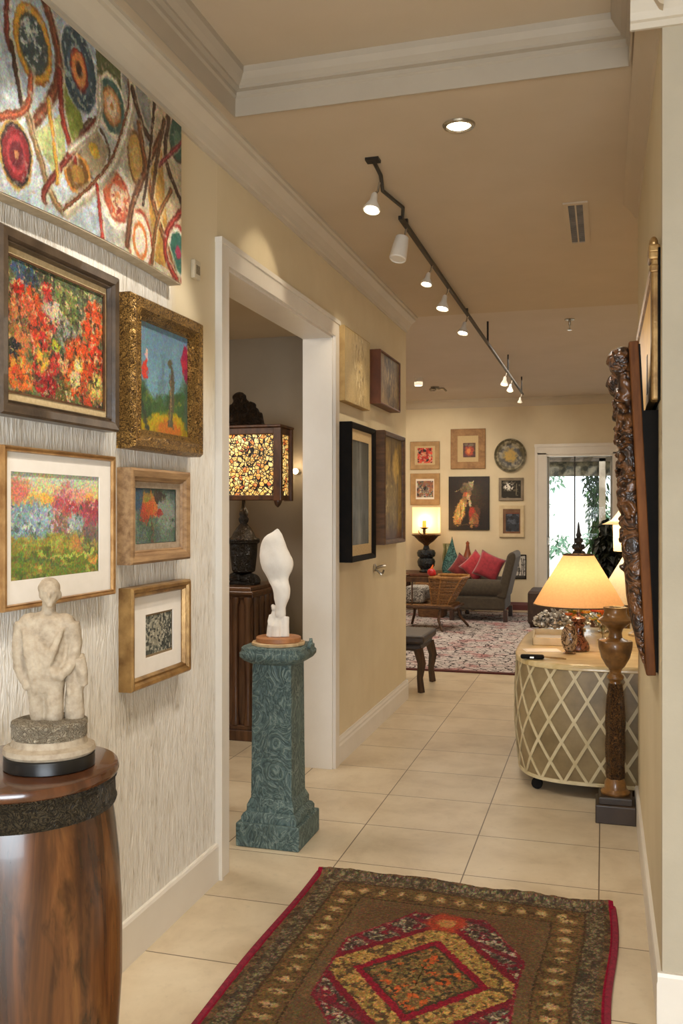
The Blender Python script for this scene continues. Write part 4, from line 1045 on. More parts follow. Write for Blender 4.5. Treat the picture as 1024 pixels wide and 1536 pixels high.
# ------------------------------------------------------------------ side room: chest and lantern lamp
CABW = pm('cabinet walnut',(104,72,48),(64,40,25),.35,scale=3,stretch=(10,10,1),coat=.2)
cb = thing('fluted_cabinet','dark wooden cabinet with fluted column front in the side room','cabinet',(-2.62,5.76,0))
w = MB(); w.box(-.42,.42,-.235,.24,.10,.95)
part('carcass', w, CABW, cb, smooth=False)
part('plinth', MB().box(-.45,.45,-.27,.26,0,.07).box(-.44,.44,-.26,.25,.07,.10), CABW, cb, smooth=False, bevel=.006)
part('top', MB().box(-.46,.44,-.28,.27,.955,.975).box(-.44,.42,-.26,.25,.975,1.0).box(-.43,.43,-.25,.25,.93,.955), pm('polished cabinet top',(112,78,50),(76,48,30),.35,scale=4,stretch=(2,9,1),coat=.2), cb, smooth=False, bevel=.005)
for k in range(10): part('column', MB().lathe([(.030,.10),(.030,.14),(.022,.16),(.022,.88),(.030,.90),(.030,.935)],14,c=(-.39+k*.0867,-.236,0)), CABW, cb)
for k in range(5): part('column', MB().lathe([(.030,.10),(.030,.14),(.022,.16),(.022,.88),(.030,.90),(.030,.935)],14,c=(.42,-.19+k*.095,0)), CABW, cb)
GLZ = m_carve('dark glazed ceramic',(8,7,6),(40,32,22),26,.22,0,.6,.008,2.5)
lm = thing('lantern_lamp','table lamp with dark lidded urn base and glowing mosaic box shade with crest','lamp',(-2.345,5.73,1.0))
b = MB(); b.blob((-.05,-.01,.045),(.055,.05,.042)).blob((.05,-.02,.042),(.075,.045,.038)).blob((.10,-.03,.03),(.035,.03,.028)).blob((0,.03,.045),(.07,.05,.04)).box(-.10,.10,-.06,.07,0,.012)
part('foot', b, GLZ, lm, remesh=.006, relax=2)
part('urn', MB().lathe([(.05,.075),(.078,.09),(.082,.11),(.092,.20),(.096,.275),(.110,.285),(.112,.295),(.098,.30)],28,fl=(8,.03)), GLZ, lm)
part('lid', MB().lathe([(.110,.298),(.108,.308),(.085,.320),(.070,.350),(.048,.385),(.030,.405),(.026,.41)],28), GLZ, lm)
part('finial', MB().lathe([(.020,.41),(.030,.425),(.034,.445),(.024,.46),(.030,.475),(.026,.50),(.016,.52),(.012,.545),(.010,.60)],16,fl=(5,.12)), GLZ, lm)
x0,x1,y0,y1,z0,z1 = -.29,.285,-.105,.105,.575,1.05
w = MB()
for x in (x0,x1): 
    for y in (y0,y1): w.box(x-.028,x+.028,y-.02,y+.02,z0-.01,z1)
w.box(x0,x1,y0-.016,y0+.016,z1-.045,z1); w.box(x0,x1,y1-.016,y1+.016,z1-.045,z1); w.box(x0,x1,y0-.014,y0+.014,z0-.005,z0+.028); w.box(x0,x1,y1-.014,y1+.014,z0-.005,z0+.028)
for x in (x0,x1): w.box(x-.014,x+.014,y0,y1,z1-.045,z1); w.box(x-.014,x+.014,y0,y1,z0-.005,z0+.028)
w.box(x0-.03,x1+.03,y0-.03,y1+.03,z1,z1+.018); w.box(-.012,.012,y0,y1,z0,z0+.02)
sf = part('shade_frame', w, pm('chestnut lantern frame',(104,62,32),(60,34,18),.4,scale=8,stretch=(3,3,1),coat=.2), lm, smooth=False, bevel=.005)
for x in (x0,x1): part('corner_drop', MB().lathe([(.004,-.045),(.018,-.03),(.026,-.01),(.026,.0)],14,c=(x,y0,z0-.008)), DKWOOD, sf)
MOS = m_mosaic('amber mosaic glass')
for nm,q in (('front_panel',(x0,x1,y0+.004,y0+.010)),('rear_panel',(x0,x1,y1-.010,y1-.004))): part('mosaic_panel', MB().box(q[0],q[1],q[2],q[3],z0+.02,z1-.03), MOS, lm, smooth=False)
for x in (x0,x1): part('mosaic_panel', MB().box(x-.004,x+.004,y0,y1,z0+.02,z1-.03), MOS, lm, smooth=False)
b = MB(); b.blob((0,0,1.11),(.11,.05,.06)).blob((-.02,0,1.20),(.075,.045,.07)).blob((-.03,0,1.27),(.05,.04,.035)).blob((.07,0,1.15),(.05,.04,.05)).blob((.06,-.02,1.20),(.035,.03,.035)).blob((-.09,0,1.12),(.05,.04,.06)).tube([(.06,0,1.17),(.11,0,1.14),(.13,0,1.08)],[.025,.03,.02],8).blob((-.08,-.03,1.18),(.03,.03,.04))
b.box(-.16,.16,-.07,.07,1.066,1.085)
part('carved_crest', b, m_carve('blackened carved wood',(12,9,7),(74,54,34),22,.35,.1,.9,.012,2.5), lm, remesh=.007, relax=1, disp=(.03,.018))
wl = thing('wall_bulb','small glowing round bulb on the side room wall behind the lantern','wall light',(-2.10,6.15,1.78))
part('socket', MB().lathe([(.022,0),(.022,.02),(.014,.04)],14).xform(Matrix.Rotation(PI/2,4,'X')), CHROME, wl)
part('bulb', MB().blob((0,-.055,0),(.02,.022,.02)), m_emit('small bulb glow',(255,230,180),20), wl)

# ------------------------------------------------------------------ corridor rug
RW,RL = 1.165,1.47
p = Paint(RW,RL,440,555)
def art_rug(p):
    x = p.x-RW/2; y = p.y-RL/2; ax=np.abs(x); ay=np.abs(y)
    ex = RW/2-ax; ey = RL/2-ay; e = np.minimum(ex, ey+.015)
    p.fill((104,78,52)); 
    f1 = fbm(p.x,p.y,130,3,3); f2 = fbm(p.x,p.y,34,3,8)
    p.put((e<.10).astype(float),(96,76,54))
    band = ((e>.045)&(e<.105)).astype(float); p.put(band,(86,73,55)); p.put(band*np.clip((f1-.5)*10,0,1),(138,122,92)); p.put(band*np.clip((fbm(p.x,p.y,60,2,17)-.58)*10,0,.8),(62,52,42))
    p.put(((e<.045)).astype(float),(112,88,60)); p.put((e<.045)*np.clip((fbm(p.x,p.y,50,3,27)-.5)*10,0,.8),(66,50,36))
    g = ((e>.115)&(e<.225)).astype(float); p.put(g,(112,86,52))
    along = np.where(ex<ey+.015, y, x); cen = np.clip(1-np.abs(e-.17)/.052,0,1)
    mot = (np.sin(along*2*PI/.075)*.5+.5)*cen + .5*(f2-.5)
    p.put(g*np.clip((mot-.32)*4,0,1),(176,142,92)); p.put(g*np.clip((mot-.62)*5,0,.8),(200,172,122)); p.put(g*np.clip((fbm(p.x,p.y,80,2,41)-.58)*12,0,.8),(72,54,34))
    for q in (.110,.228): p.put(np.clip(1-np.abs(e-q)/.006,0,1),(58,44,30))
    p.put(((e>.230)&(e<.275)).astype(float),(108,84,56))
    # octagonal field
    fx = RW/2-.275; fy = RL/2-.275+.0
    oc = np.maximum(np.maximum(ax/fx, ay/fy), (ax/fx+ay/fy)/1.42)
    inn = (oc<1).astype(float)
    p.put(inn,(66,52,46)); p.put(inn*np.clip((f1-.52)*10,0,.9),(124,110,94)); p.put(inn*np.clip((fbm(p.x,p.y,46,3,51)-.56)*14,0,1),(120,30,46)); p.put(inn*np.clip((fbm(p.x,p.y,90,2,55)-.62)*14,0,1),(190,172,140))
    p.put(np.clip(1-np.abs(oc-.985)/.022,0,1)*(oc<1.01),(138,26,44))
    stripe = (np.abs((y+x*.55)%.14-.07)<.014).astype(float)*inn; p.put(stripe*.8,(118,28,44))
    d = ax/.345+ay/.40
    gold = ((d<1)&(oc<.97)).astype(float)
    for lo,hi,c in ((.96,1.06,(120,26,42)),):
        p.put(((d>lo)&(d<hi)&(oc<.97)).astype(float),c)
    p.put(((d<.96)&(oc<.97)).astype(float),(158,122,64)); m = ((d<.96)&(d>.66)&(oc<.97)).astype(float)
    p.put(m*np.clip((f1-.5)*12,0,1),(206,164,92)); p.put(m*np.clip((fbm(p.x,p.y,66,2,61)-.56)*12,0,1),(86,66,44))
    p.put(((d>.56)&(d<.66)).astype(float),(140,22,44)); p.put(((d>.53)&(d<.56)).astype(float),(70,54,40))
    i = (d<.53).astype(float); p.put(i,(112,88,52)); p.put(i*np.clip((f1-.52)*12,0,1),(160,128,76)); p.put(i*np.clip((fbm(p.x,p.y,40,3,71)-.58)*12,0,1),(206,96,46)); p.put(i*np.clip((fbm(p.x,p.y,75,2,77)-.6)*12,0,1),(60,54,40))
    for sy in (-1,1):
        p.put(p.ell(RW/2,RL/2+sy*.40,.07,.075,0,.3,.3),(176,66,44)); p.put(p.ell(RW/2,RL/2+sy*.40,.03,.035,0,.3,.3),(206,140,80))
    p.put(np.full(len(p.x),.14),(112,86,60)); p.brush(.003,110,3,.2); p.put((ex<.020).astype(float),(140,18,46)); p.mottle(150,.25,5); p.mottle(5,.10,15)
art_rug(p)
def rug_place(x,y):
    ex = np.minimum(x,RW-x); ey = RL-y
    z = .011+.0035*np.sin(x*9+1)*np.sin(y*7)*0.6+.003*fbm(x,y,60,2,3)
    z += np.exp(-((ey-.02)/.022)**2)*(.016+.010*fbm(x,y,22,2,9))
    z = np.where((ex<.001)|(ey<.001)|(y<.001), .001, z)
    X = x-RW/2 + .012*np.sin(y*6+.5)*np.where(x>RW/2,1,.4); Y = y-RL/2 + .010*np.sin(x*17)*np.clip(1-ey/.15,0,1)+.012*np.sin(x*5)*np.clip(1-ey/.3,0,1)
    return np.stack([X,Y,z],1)
def m_rug():
    n = NT('woven wool pile'); a = n.n('ShaderNodeAttribute', attribute_name='paint'); v = n.coord()
    f = n.noise(v, 420, 2, .6); k = n.ramp(f, [(.2,.72),(.7,1.12)])
    return n.bsdf(n.mix(1.0, a.outputs['Color'], k, 'MULTIPLY'), .95, 0, n.math('ADD', f, n.noise(v,90,3)), .8, .006, spec=.15)
WOOL = m_rug()
rg = thing('corridor_rug','worn brown and red patterned rug with nested gold diamonds on the corridor tiles','rug',(-.557,2.845,0),-.012)
grid_obj('pile', p, WOOL, rg, rug_place)
for s in (-1,1):
    pts=[(s*(RW/2-.003)+.012*math.sin((k*.05)*6+.5)*(1 if s>0 else .4), -RL/2+k*.05, .010) for k in range(30)]
    part('selvage', MB().tube(pts,.011,8,flat=.8), pm('crimson wool edge',(140,22,48),(104,14,36),.95,scale=60,bscale=200,bstr=.5), rg)

# ------------------------------------------------------------------ console table with lattice
TCX,TCY = .085,5.66; THX,THY = .565,.80
tb = thing('lattice_table','bowed taupe console table with raised cream diamond lattice, cream top, on dark casters','table',(TCX,TCY,0))
def tab_pt(s, v, off=0.0):
    """s in 0..1 around, v height 0..1"""
    a = 2*PI*s; n = 4.2
    ca, sa = math.cos(a), math.sin(a)
    k = (abs(ca)**n+abs(sa)**n)**(-1/n)
    bul = 1 + .028*math.sin(PI*min(max(v*.9+.05,0),1)) - .02*(1-v)**3
    x = THX*k*ca*bul; y = THY*k*sa*bul
    d = math.hypot(x,y); return (x*(1+off/d), y*(1+off/d), .075+v*.605)
NS = 120
# arc-length param
L=[0]; 
for k in range(NS*4):
    q0=tab_pt(k/(NS*4),.5); q1=tab_pt((k+1)/(NS*4),.5); L.append(L[-1]+math.hypot(q1[0]-q0[0],q1[1]-q0[1]))
PER=L[-1]
def s_of(l):
    l%=PER; k=int(np.searchsorted(L,l)); k=max(1,min(k,len(L)-1)); t=(l-L[k-1])/(L[k]-L[k-1]); return (k-1+t)/(NS*4)
w = MB(); w.rings([[tab_pt(s_of(PER*k/NS),v) for k in range(NS)] for v in [i/12 for i in range(13)]])
part('body', w, pm('taupe lacquer panel',(152,132,96),(120,102,70),.45,scale=5,detail=4), tb, angle=1.2)
def strip(mb, path, hw, off):
    rs=[]
    for i,(l,v) in enumerate(path):
        a=path[max(i-1,0)]; c=path[min(i+1,len(path)-1)]
        dl=c[0]-a[0]; dv=(c[1]-a[1])*.605; d=math.hypot(dl,dv); nl,nv=-dv/d,dl/d
        p0=(l+nl*hw,v+nv*hw/.605); p1=(l-nl*hw,v-nv*hw/.605)
        cl=lambda q:(q[0],min(max(q[1],0),1))
        p0=cl(p0);p1=cl(p1)
        rs.append([tab_pt(s_of(p0[0]),p0[1],-.002),tab_pt(s_of(p0[0]),p0[1],off),tab_pt(s_of(p1[0]),p1[1],off),tab_pt(s_of(p1[0]),p1[1],-.002)])
    mb.rings(rs)
nd = round(PER/.132); sp_ = PER/nd; rows = 2.75
w = MB()
for k in range(nd):
    for sg in (1,-1):
        strip(w, [(k*sp_+.03+sg*i/14*rows*sp_, i/14) for i in range(15)], .0075, .006 if sg>0 else .0052)
part('lattice', w, pm('cream painted strips',(214,200,164),(194,178,138),.45,scale=14), tb, smooth=False)
w = MB(); w.rings([[tab_pt(s_of(PER*k/NS),1,o)[:2]+(z,) for k in range(NS)] for o,z in ((.004,.668),(.010,.672),(.010,.690),(.004,.698),(-.01,.70))])
part('top', w, pm('pale veined table top',(226,206,160),(196,168,112),.28,scale=5,stretch=(1,5,1),detail=6,coat=.3,dist=.8), tb, angle=.9)
part('base_rim', MB().rings([[tab_pt(s_of(PER*k/NS),0,o)[:2]+(z,) for k in range(NS)] for o,z in ((.0,.070),(.007,.072),(.007,.088),(.0,.092))],cap=False), pm('cream painted strips',(214,200,164)), tb)
for x,y in ((-.43,-.66),(.43,-.66),(-.43,.66),(.43,.66)):
    cs_ = part('caster', MB().lathe([(.026,-.012),(.030,-.008),(.030,.008),(.026,.012)],20).xform(Matrix.Translation((x,y,.0302)) @ Matrix.Rotation(PI/2,4,'X')).box(x-.012,x+.012,y-.016,y+.016,.045,.08), BLACKF, tb)

TZ0 = .70
def lamp_shade(t, r0, r1, z0, z1, mat):
    mb = MB(); n = 48
    mb.lathe([(r0,z0),(r0-(r0-r1)*.33,z0+(z1-z0)*.34),(r0-(r0-r1)*.68,z0+(z1-z0)*.68),(r1,z1)],n,cap=False)
    s = part('lamp_shade', mb, mat, t, angle=3)
    part('shade_rim', MB().lathe([(r0-.002,z0-.003),(r0+.002,z0-.003),(r0+.002,z0+.003),(r0-.002,z0+.003)],n,cap=False), pm('dark shade binding',(70,48,28)), s)
    part('shade_rim', MB().lathe([(r1-.002,z1-.003),(r1+.003,z1-.003),(r1+.003,z1+.004),(r1-.002,z1+.004)],n,cap=False), pm('dark shade binding',(70,48,28)), s)
    w = MB()
    for k in range(3):
        a = k*2*PI/3; w.tube([(0,0,z1-.01),(r1*math.cos(a),r1*math.sin(a),z1-.004)],.0022,6)
    part('spider', w, DARKM, s); return s
SH1 = m_shade('amber lit linen shade',(232,190,142),.10,(255,170,90))
WINE = m_glass('smoky wine glass',(150,96,70),.05,.18)
l1 = thing('table_lamp','lit table lamp with wide amber cone shade and ornate dark finial, on the lattice table','lamp',(-.138,5.36,TZ0))
part('base', MB().lathe([(.052,0),(.062,.004),(.064,.020),(.056,.045),(.036,.075),(.028,.10),(.026,.13),(.034,.14),(.036,.15),(.026,.158),(.040,.168),(.042,.185),(.03,.195),(.012,.20),(.010,.22)],28),
     m_carve('wine brown marbled glass',(48,18,12),(150,98,70),18,.1,0,.2,.003,2.0), l1)
part('stem', MB().lathe([(.009,.20),(.009,.40),(.014,.405),(.006,.56)],12), GOLD2, l1)
lamp_shade(l1, .252, .084, .264, .548, SH1)
b = MB().lathe([(.020,.552),(.034,.556),(.030,.566),(.018,.574),(.026,.588),(.022,.602),(.014,.612),(.022,.624),(.016,.640),(.010,.648),(.015,.660),(.009,.676),(.007,.700),(.003,.735)],12,fl=(5,.2))
b.blob((.026,0,.594),(.010,.009,.016)).blob((-.026,0,.594),(.010,.009,.016)).blob((.019,-.008,.632),(.007,.007,.012)).blob((-.019,-.008,.634),(.007,.007,.012)).blob((0,-.024,.594),(.010,.009,.014))
part('finial', b, pm('dark bronze finial',(58,50,46),(34,30,28),.4,.4,scale=20), l1)
l2 = thing('table_lamp','pale cone lamp shade partly hidden behind the carved frame, rear of the lattice table','lamp',(.21,6.1,TZ0))
part('base', MB().lathe([(.06,0),(.06,.015),(.03,.03),(.045,.09),(.03,.15),(.012,.17),(.010,.5)],24), pm('pale ceramic lamp base',(206,190,160),(186,168,136),.3,scale=8), l2)
lamp_shade(l2, .26, .06, .215, .56, m_shade('ivory linen shade',(246,232,204),.10,(255,220,160)))
l3 = thing('floor_lamp','white pagoda shaped lamp with flared shade above a lit lower drum, beside the french door','lamp',(.20,8.0,0))
part('base', MB().lathe([(.15,0),(.15,.015),(.03,.03),(.012,.05),(.012,1.62)],24), pm('brass lamp pole',(150,116,66),(120,90,48),.35,.7,scale=8), l3)
part('lamp_shade', MB().lathe([(.215,1.385),(.19,1.395),(.14,1.42),(.095,1.475),(.055,1.535),(.03,1.575)],40,cap=False), m_shade('white pagoda shade',(250,236,210),.25,(255,226,170)), l3, angle=3)
part('lower_drum', MB().lathe([(.12,1.16),(.125,1.38)],32,cap=False), m_shade('glowing lower drum',(250,226,180),1.1,(255,206,120)), l3, angle=3)
part('finial', MB().lathe([(.03,1.575),(.012,1.60),(.012,1.615),(.003,1.63)],12), DARKM, l3)
# things on the table
eg = thing('glass_egg','egg-shaped smoky glass ornament standing on its edge beside the lamp base','ornament',(-.185,5.235,TZ0))
part('body', MB().blob((0,0,.085),(.045,.034,.080),n=24), m_carve('smoky swirled glass',(54,34,20),(190,160,124),14,.08,0,.3,.004,2.0), eg)
part('foot', MB().lathe([(.034,0),(.036,.004),(.022,.012),(.018,.016)],20), m_glass('clear foot glass',(210,190,160),.03,.25), eg)
ng = thing('glasses_case','flat black spectacle case with folded spectacles lying at the table\'s front corner','case',(-.362,4.985,TZ0+.0005),.1)
part('lid', MB().box(-.07,.055,-.022,.022,.002,.024), BLACKF, ng, bevel=.009, smooth=False)
part('clasp', MB().box(-.02,.0,-.0235,-.021,.008,.016), CHROME, ng, smooth=False)
part('arm', MB().tube([(.055,-.01,.014),(.09,-.012,.010),(.15,.0,.006),(.17,.012,.004)],.003,6).tube([(.055,.01,.012),(.10,.02,.008),(.16,.03,.004)],.003,6), GOLD2, ng)
ry = thing('serving_tray','shallow cream wooden tray lying on the left of the table top','tray',(-.27,5.72,TZ0+.0005),.06)
part('bottom', MB().box(-.14,.14,-.20,.20,0,.010), MATBW, ry, smooth=False)
w = MB(); w.box(-.15,-.138,-.21,.21,0,.045); w.box(.14,.152,-.21,.21,0,.045); w.box(-.15,.152,-.21,-.198,0,.045); w.box(-.15,.152,.198,.21,0,.045)
part('rim', w, pm('cream tray paint',(206,190,156),(190,172,136),.5,scale=10), ry, smooth=False, bevel=.003)
for k,(x,y,lab) in enumerate(((-.34,5.30,'folded cream paper lying in front of the tray behind the lamp base'),)):
    t = thing('paper_sheet',lab,'paper',(x,y,TZ0+.0008),.3)
    part('sheet', MB().box(-.10,.10,-.06,.06,0,.0012).box(-.09,.10,-.055,.055,.0014,.003), MATBW, t, smooth=False)
def m_crystal():
    n = NT('faceted crystal'); v = n.coord()
    vo = n.n('ShaderNodeTexVoronoi'); n.l(v, vo.inputs['Vector']); vo.inputs['Scale'].default_value = 60
    s_ = n.n('ShaderNodeSeparateColor'); n.l(vo.outputs['Color'], s_.inputs[0])
    col = n.ramp(s_.outputs[0], [(.1,(120,112,100)),(.4,(200,192,178)),(.7,(244,240,230))])
    return n.bsdf(col, .12, .35, vo.outputs['Distance'], .4, .004)
CRY = m_crystal()
def crystals(name, label, loc, n, R, hgt, seed):
    rnd = random.Random(seed); t = thing(name, label, 'ornament', loc); b = MB()
    for k in range(n):
        a = rnd.uniform(0,2*PI); r = R*math.sqrt(rnd.random()); z = .040+rnd.random()*hgt*(1-.6*r/R)
        s = rnd.uniform(.007,.017); b.ico((r*math.cos(a),r*math.sin(a)*.8,z),(s,s,s*rnd.uniform(.8,1.7)),1,(rnd.random()*3,rnd.random()*3,0))
    part('crystal_cluster', b, CRY, t, smooth=False)
    part('stand', MB().lathe([(R*.7,0),(R*.72,.008),(R*.5,.016)],20), CHROME, t); return t
crystals('crystal_ornament','low silver crystal cluster at the left rear edge of the table',(-.33,6.15,TZ0),260,.11,.13,1)
crystals('crystal_ornament','spreading crystal cluster behind the lit lamp, left of the flowers',(-.185,6.30,TZ0),220,.10,.19,2)
crystals('crystal_ornament','crystal cluster at the right rear of the table beside the pale cone lamp',(.02,6.22,TZ0),180,.08,.10,4)
CUT = m_glass('cut clear glass',(235,232,225),.03,.3)
def bouquet(label, loc, h, cols, seed, R=.105):
    rnd = random.Random(seed); t = thing('flower_vase', label, 'flowers', loc)
    part('vase', MB().lathe([(.034,0),(.038,.005),(.012,.02),(.010,.035),(.026,.06),(.036,h*.55),(.032,h*.62)],20,cap=False), CUT, t)
    st = MB(); heads = []
    for k in range(11):
        a = rnd.uniform(0,2*PI); r = R*math.sqrt(rnd.random()); z = h*rnd.uniform(.50,.92)
        st.tube([(0,0,.05),(r*.4*math.cos(a),r*.4*math.sin(a),h*.5),(r*math.cos(a),r*math.sin(a),z)],.0022,5); heads.append((r*math.cos(a),r*math.sin(a),z))
    part('stems', st, LEAF[0], t)
    lb = MB()
    for k in range(12):
        a = rnd.uniform(1.5,5.2); lb.quad([(0,0,h*.5),(.05*math.cos(a-.3),.05*math.sin(a-.3),h*.62),(.10*math.cos(a),.10*math.sin(a),h*rnd.uniform(.55,.8)),(.05*math.cos(a+.3),.05*math.sin(a+.3),h*.6)])
    part('foliage', lb, pm('yellow green leaf',(176,170,70),(120,124,48),.6,scale=20), t, smooth=False)
    for i,c in enumerate(heads):
        b = MB()
        for q in range(8):
            a = q*PI/4; b.blob((c[0]+.015*math.cos(a),c[1]+.015*math.sin(a),c[2]),(.013,.009,.006),(0,-.5,a),8)
        b.blob((c[0],c[1],c[2]+.003),(.008,.008,.006),n=8)
        part('blossom', b, cols[i%len(cols)], t)
    return t
ORA = pm('orange petal',(240,128,40),(220,84,26),.5,scale=30); YEL = pm('yellow petal',(246,196,70),(232,160,44),.5,scale=30); RED = pm('coral petal',(226,92,52),(196,60,36),.5,scale=30)
bouquet('orange flowers in cut glass vase directly behind the lit lamp\'s base',(-.155,6.07,TZ0),.25,[ORA,RED,YEL],5)
bouquet('yellow and orange flowers in cut glass vase behind the turned stand\'s cup',(.0,5.80,TZ0),.235,[YEL,ORA,RED],9)
cg = thing('crystal_goblet','clear cut glass goblet standing between the two flower vases','goblet',(.075,5.99,TZ0))
part('bowl', MB().lathe([(.008,.07),(.03,.085),(.04,.13),(.042,.19)],16,cap=False,fl=(8,.04)), CUT, cg)
part('stem', MB().lathe([(.036,0),(.036,.004),(.008,.012),(.012,.04),(.007,.072)],16,fl=(8,.05)), CUT, cg)

# ------------------------------------------------------------------ turned candle stand
TWD = pm('aged turned wood',(146,102,50),(84,54,24),.32,scale=12,bscale=30,bstr=.2,coat=.4,detail=6)
TCV = m_carve('carved gilded wood shaft',(34,20,10),(150,104,52),34,.4,.25,1.0,.012,2.5)
ts = thing('candle_stand','tall turned and carved wooden candle stand on a square dark foot beside the table','stand',(.055,4.615,0))
part('foot', MB().sq([(.093,0),(.093,.085),(.088,.09)]).sq([(.078,.088),(.078,.12),(.070,.126)]), pm('dark foot wood',(62,46,32),(40,28,18),.4,scale=6), ts, smooth=False, bevel=.004)
part('socle', MB().lathe([(.068,.124),(.070,.135),(.052,.15),(.050,.18),(.040,.20)],24), TWD, ts)
part('carved_shaft', MB().lathe([(.040,.198),(.044,.22),(.040,.26),(.044,.30),(.046,.36),(.042,.42),(.046,.46),(.042,.54),(.038,.60),(.030,.66)],24,fl=(6,.07)), TCV, ts)
part('neck', MB().lathe([(.028,.655),(.026,.67),(.040,.685),(.040,.695),(.026,.71),(.026,.72),(.032,.728)],24), TWD, ts)
part('bulb', MB().lathe([(.026,.725),(.045,.745),(.068,.785),(.079,.830),(.081,.862),(.077,.868),(.05,.872),(.036,.882)],32), TWD, ts)
part('candle_cup', MB().lathe([(.034,.880),(.030,.905),(.036,.925),(.060,.945),(.082,.965),(.083,.972),(.062,.985),(.052,1.005),(.056,1.025),(.057,1.03),(.03,1.03),(.028,1.01)],32), TWD, ts)

# ------------------------------------------------------------------ right wall: gilt panel and leaning carved frame
gp = thing('gilt_wall_panel','tall gilded panel with raised moulded border and post, highest on the right wall','wall ornament',(XR,3.62,2.065),-PI/2)
W2,H2 = 1.45,.46
part('backing', MB().box(-W2/2,W2/2,-.008,0,-H2/2,H2/2), BLACKF, gp, smooth=False)
part('gilt_field', MB().box(-W2/2+.02,W2/2-.02,-.012,-.008,-H2/2+.02,H2/2-.02), pm('polished gold leaf',(236,190,100),(206,154,70),.35,.15,scale=5,bscale=40,bstr=.1), gp, smooth=False)
part('moulded_border', frame_mb(W2-.02,H2-.01,[(0,.004),(0,.018),(.012,.024),(.030,.020),(.034,.012),(.034,.004)]), GOLD2, gp, smooth=False)
b = MB(); b.box(W2/2-.075,W2/2-.005,-.026,0,-H2/2,H2/2-.03)
for z in (H2/2-.06,H2/2-.02,H2/2+.0): b.box(W2/2-.085,W2/2+.0,-.034 if z>.2 else -.031,0,z-.014,z+.012)
b.blob((W2/2-.04,-.018,H2/2+.022),(.02,.014,.022))
part('post', b, GOLD2, gp, smooth=False, bevel=.006)
part('keyhole_slot', MB().box(.10,.16,-.014,-.0115,-.14,.0), DKWOOD, gp, smooth=False)

FH = 1.05
fr = thing('carved_mirror_frame','dark carved wooden frame with scrolls leaning forward off the right wall','mirror',(XR-.004,3.30,.985),0,rot=(0,0,-PI/2))
tilt = MB()
def tiltM(): return Matrix.Rotation(math.radians(2.9),4,'X')
FW = .62
TM = tiltM()
part('frame_board', frame_mb(FW,FH,[(0,.004),(0,.031),(.004,.033),(.075,.033),(.075,.004)]).xform(TM @ Matrix.Translation((0,0,FH/2))), pm('honey brown frame board',(122,74,36),(86,50,24),.6,scale=5,stretch=(6,6,1),spec=.15), fr, smooth=False, bevel=.003)
part('backing_board', MB().box(-FW/2+.004,FW/2-.004,-.006,.002,.01,FH-.01).xform(TM), BLACKF, fr, smooth=False)
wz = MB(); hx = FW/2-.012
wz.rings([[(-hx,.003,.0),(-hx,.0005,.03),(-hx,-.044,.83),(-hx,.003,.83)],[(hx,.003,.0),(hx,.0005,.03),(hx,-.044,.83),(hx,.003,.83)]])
part('gap_shade_wedge', wz, BLACKF, fr, smooth=False)  # black wedge stands in for the shade between frame and wall
part('mirror_glass', MB().box(-FW/2+.06,FW/2-.06,-.020,-.014,.06,FH-.06).xform(TM), pm('silvered mirror',(210,206,198),(204,200,192),.03,1.0,scale=2), fr, smooth=False)
CARV = m_carve('dark carved walnut',(40,24,14),(118,76,42),12,.3,.05,.5,.008,1.4)
def stile(sx, seed):
    rnd = random.Random(seed); b = MB(); x = sx*(FW/2-.040); Y = -.038
    b.tube([(x,Y+.002,.030),(x,Y-.004,.10),(x,Y-.008,.20),(x,Y-.010,.30)],[.005,.017,.025,.026],10)
    b.tube([(x,Y-.008,.28),(x,Y-.010,.45),(x,Y-.008,.70),(x,Y-.010,.95)],[.026,.027,.024,.024],10)
    for k in range(15):
        z = .31+k*.042; b.blob((x+rnd.uniform(-.020,.020),Y-.018-rnd.uniform(0,.016),z+rnd.uniform(-.01,.01)),(rnd.uniform(.014,.024),rnd.uniform(.012,.020),rnd.uniform(.018,.032)),(rnd.random(),rnd.random(),0),10)
    for z,r in ((.42,.022),(.55,.020),(.68,.026),(.79,.024),(.88,.026)):
        b.tube([(x+math.cos(a)*r*.9,Y-.034-.008*a/6,z+math.sin(a)*r*(1-a/14)) for a in [q*.6 for q in range(11)]],[.009]*11,6)
    for z in (.50,.63,.74,.84): b.tube([(x-.03,Y-.016,z),(x,Y-.036,z-.012),(x+.03,Y-.016,z)],[.008,.012,.008],8)
    b.tube([(x,Y-.022-.026*math.cos(a)*(1-a/12),.985+.042*math.sin(a)*(1-a/12)) for a in [q*.5 for q in range(14)]],[.020]*14,8)
    b.blob((x,Y-.026,.985),(.026,.032,.042)); b.tube([(x-.032,Y-.028,.985),(x+.032,Y-.028,.985)],[.030,.030],12)
    b.blob((x,Y-.010,1.02),(.03,.026,.022))
    return part('carved_stile', b.xform(TM), CARV, fr, remesh=.0045, relax=1)
stile(1,3); stile(-1,8)
b = MB(); rnd = random.Random(5)
b.tube([(-FW/2+.08,-.042,FH-.04),(0,-.046,FH-.03),(FW/2-.08,-.042,FH-.04)],[.022,.026,.022],10)
for k in range(12): b.blob((-FW/2+.1+k*.04,-.054,FH-.035+rnd.uniform(-.015,.02)),(.02,.016,.02),n=10)
part('carved_crest', b.xform(TM), CARV, fr, remesh=.006, relax=1)

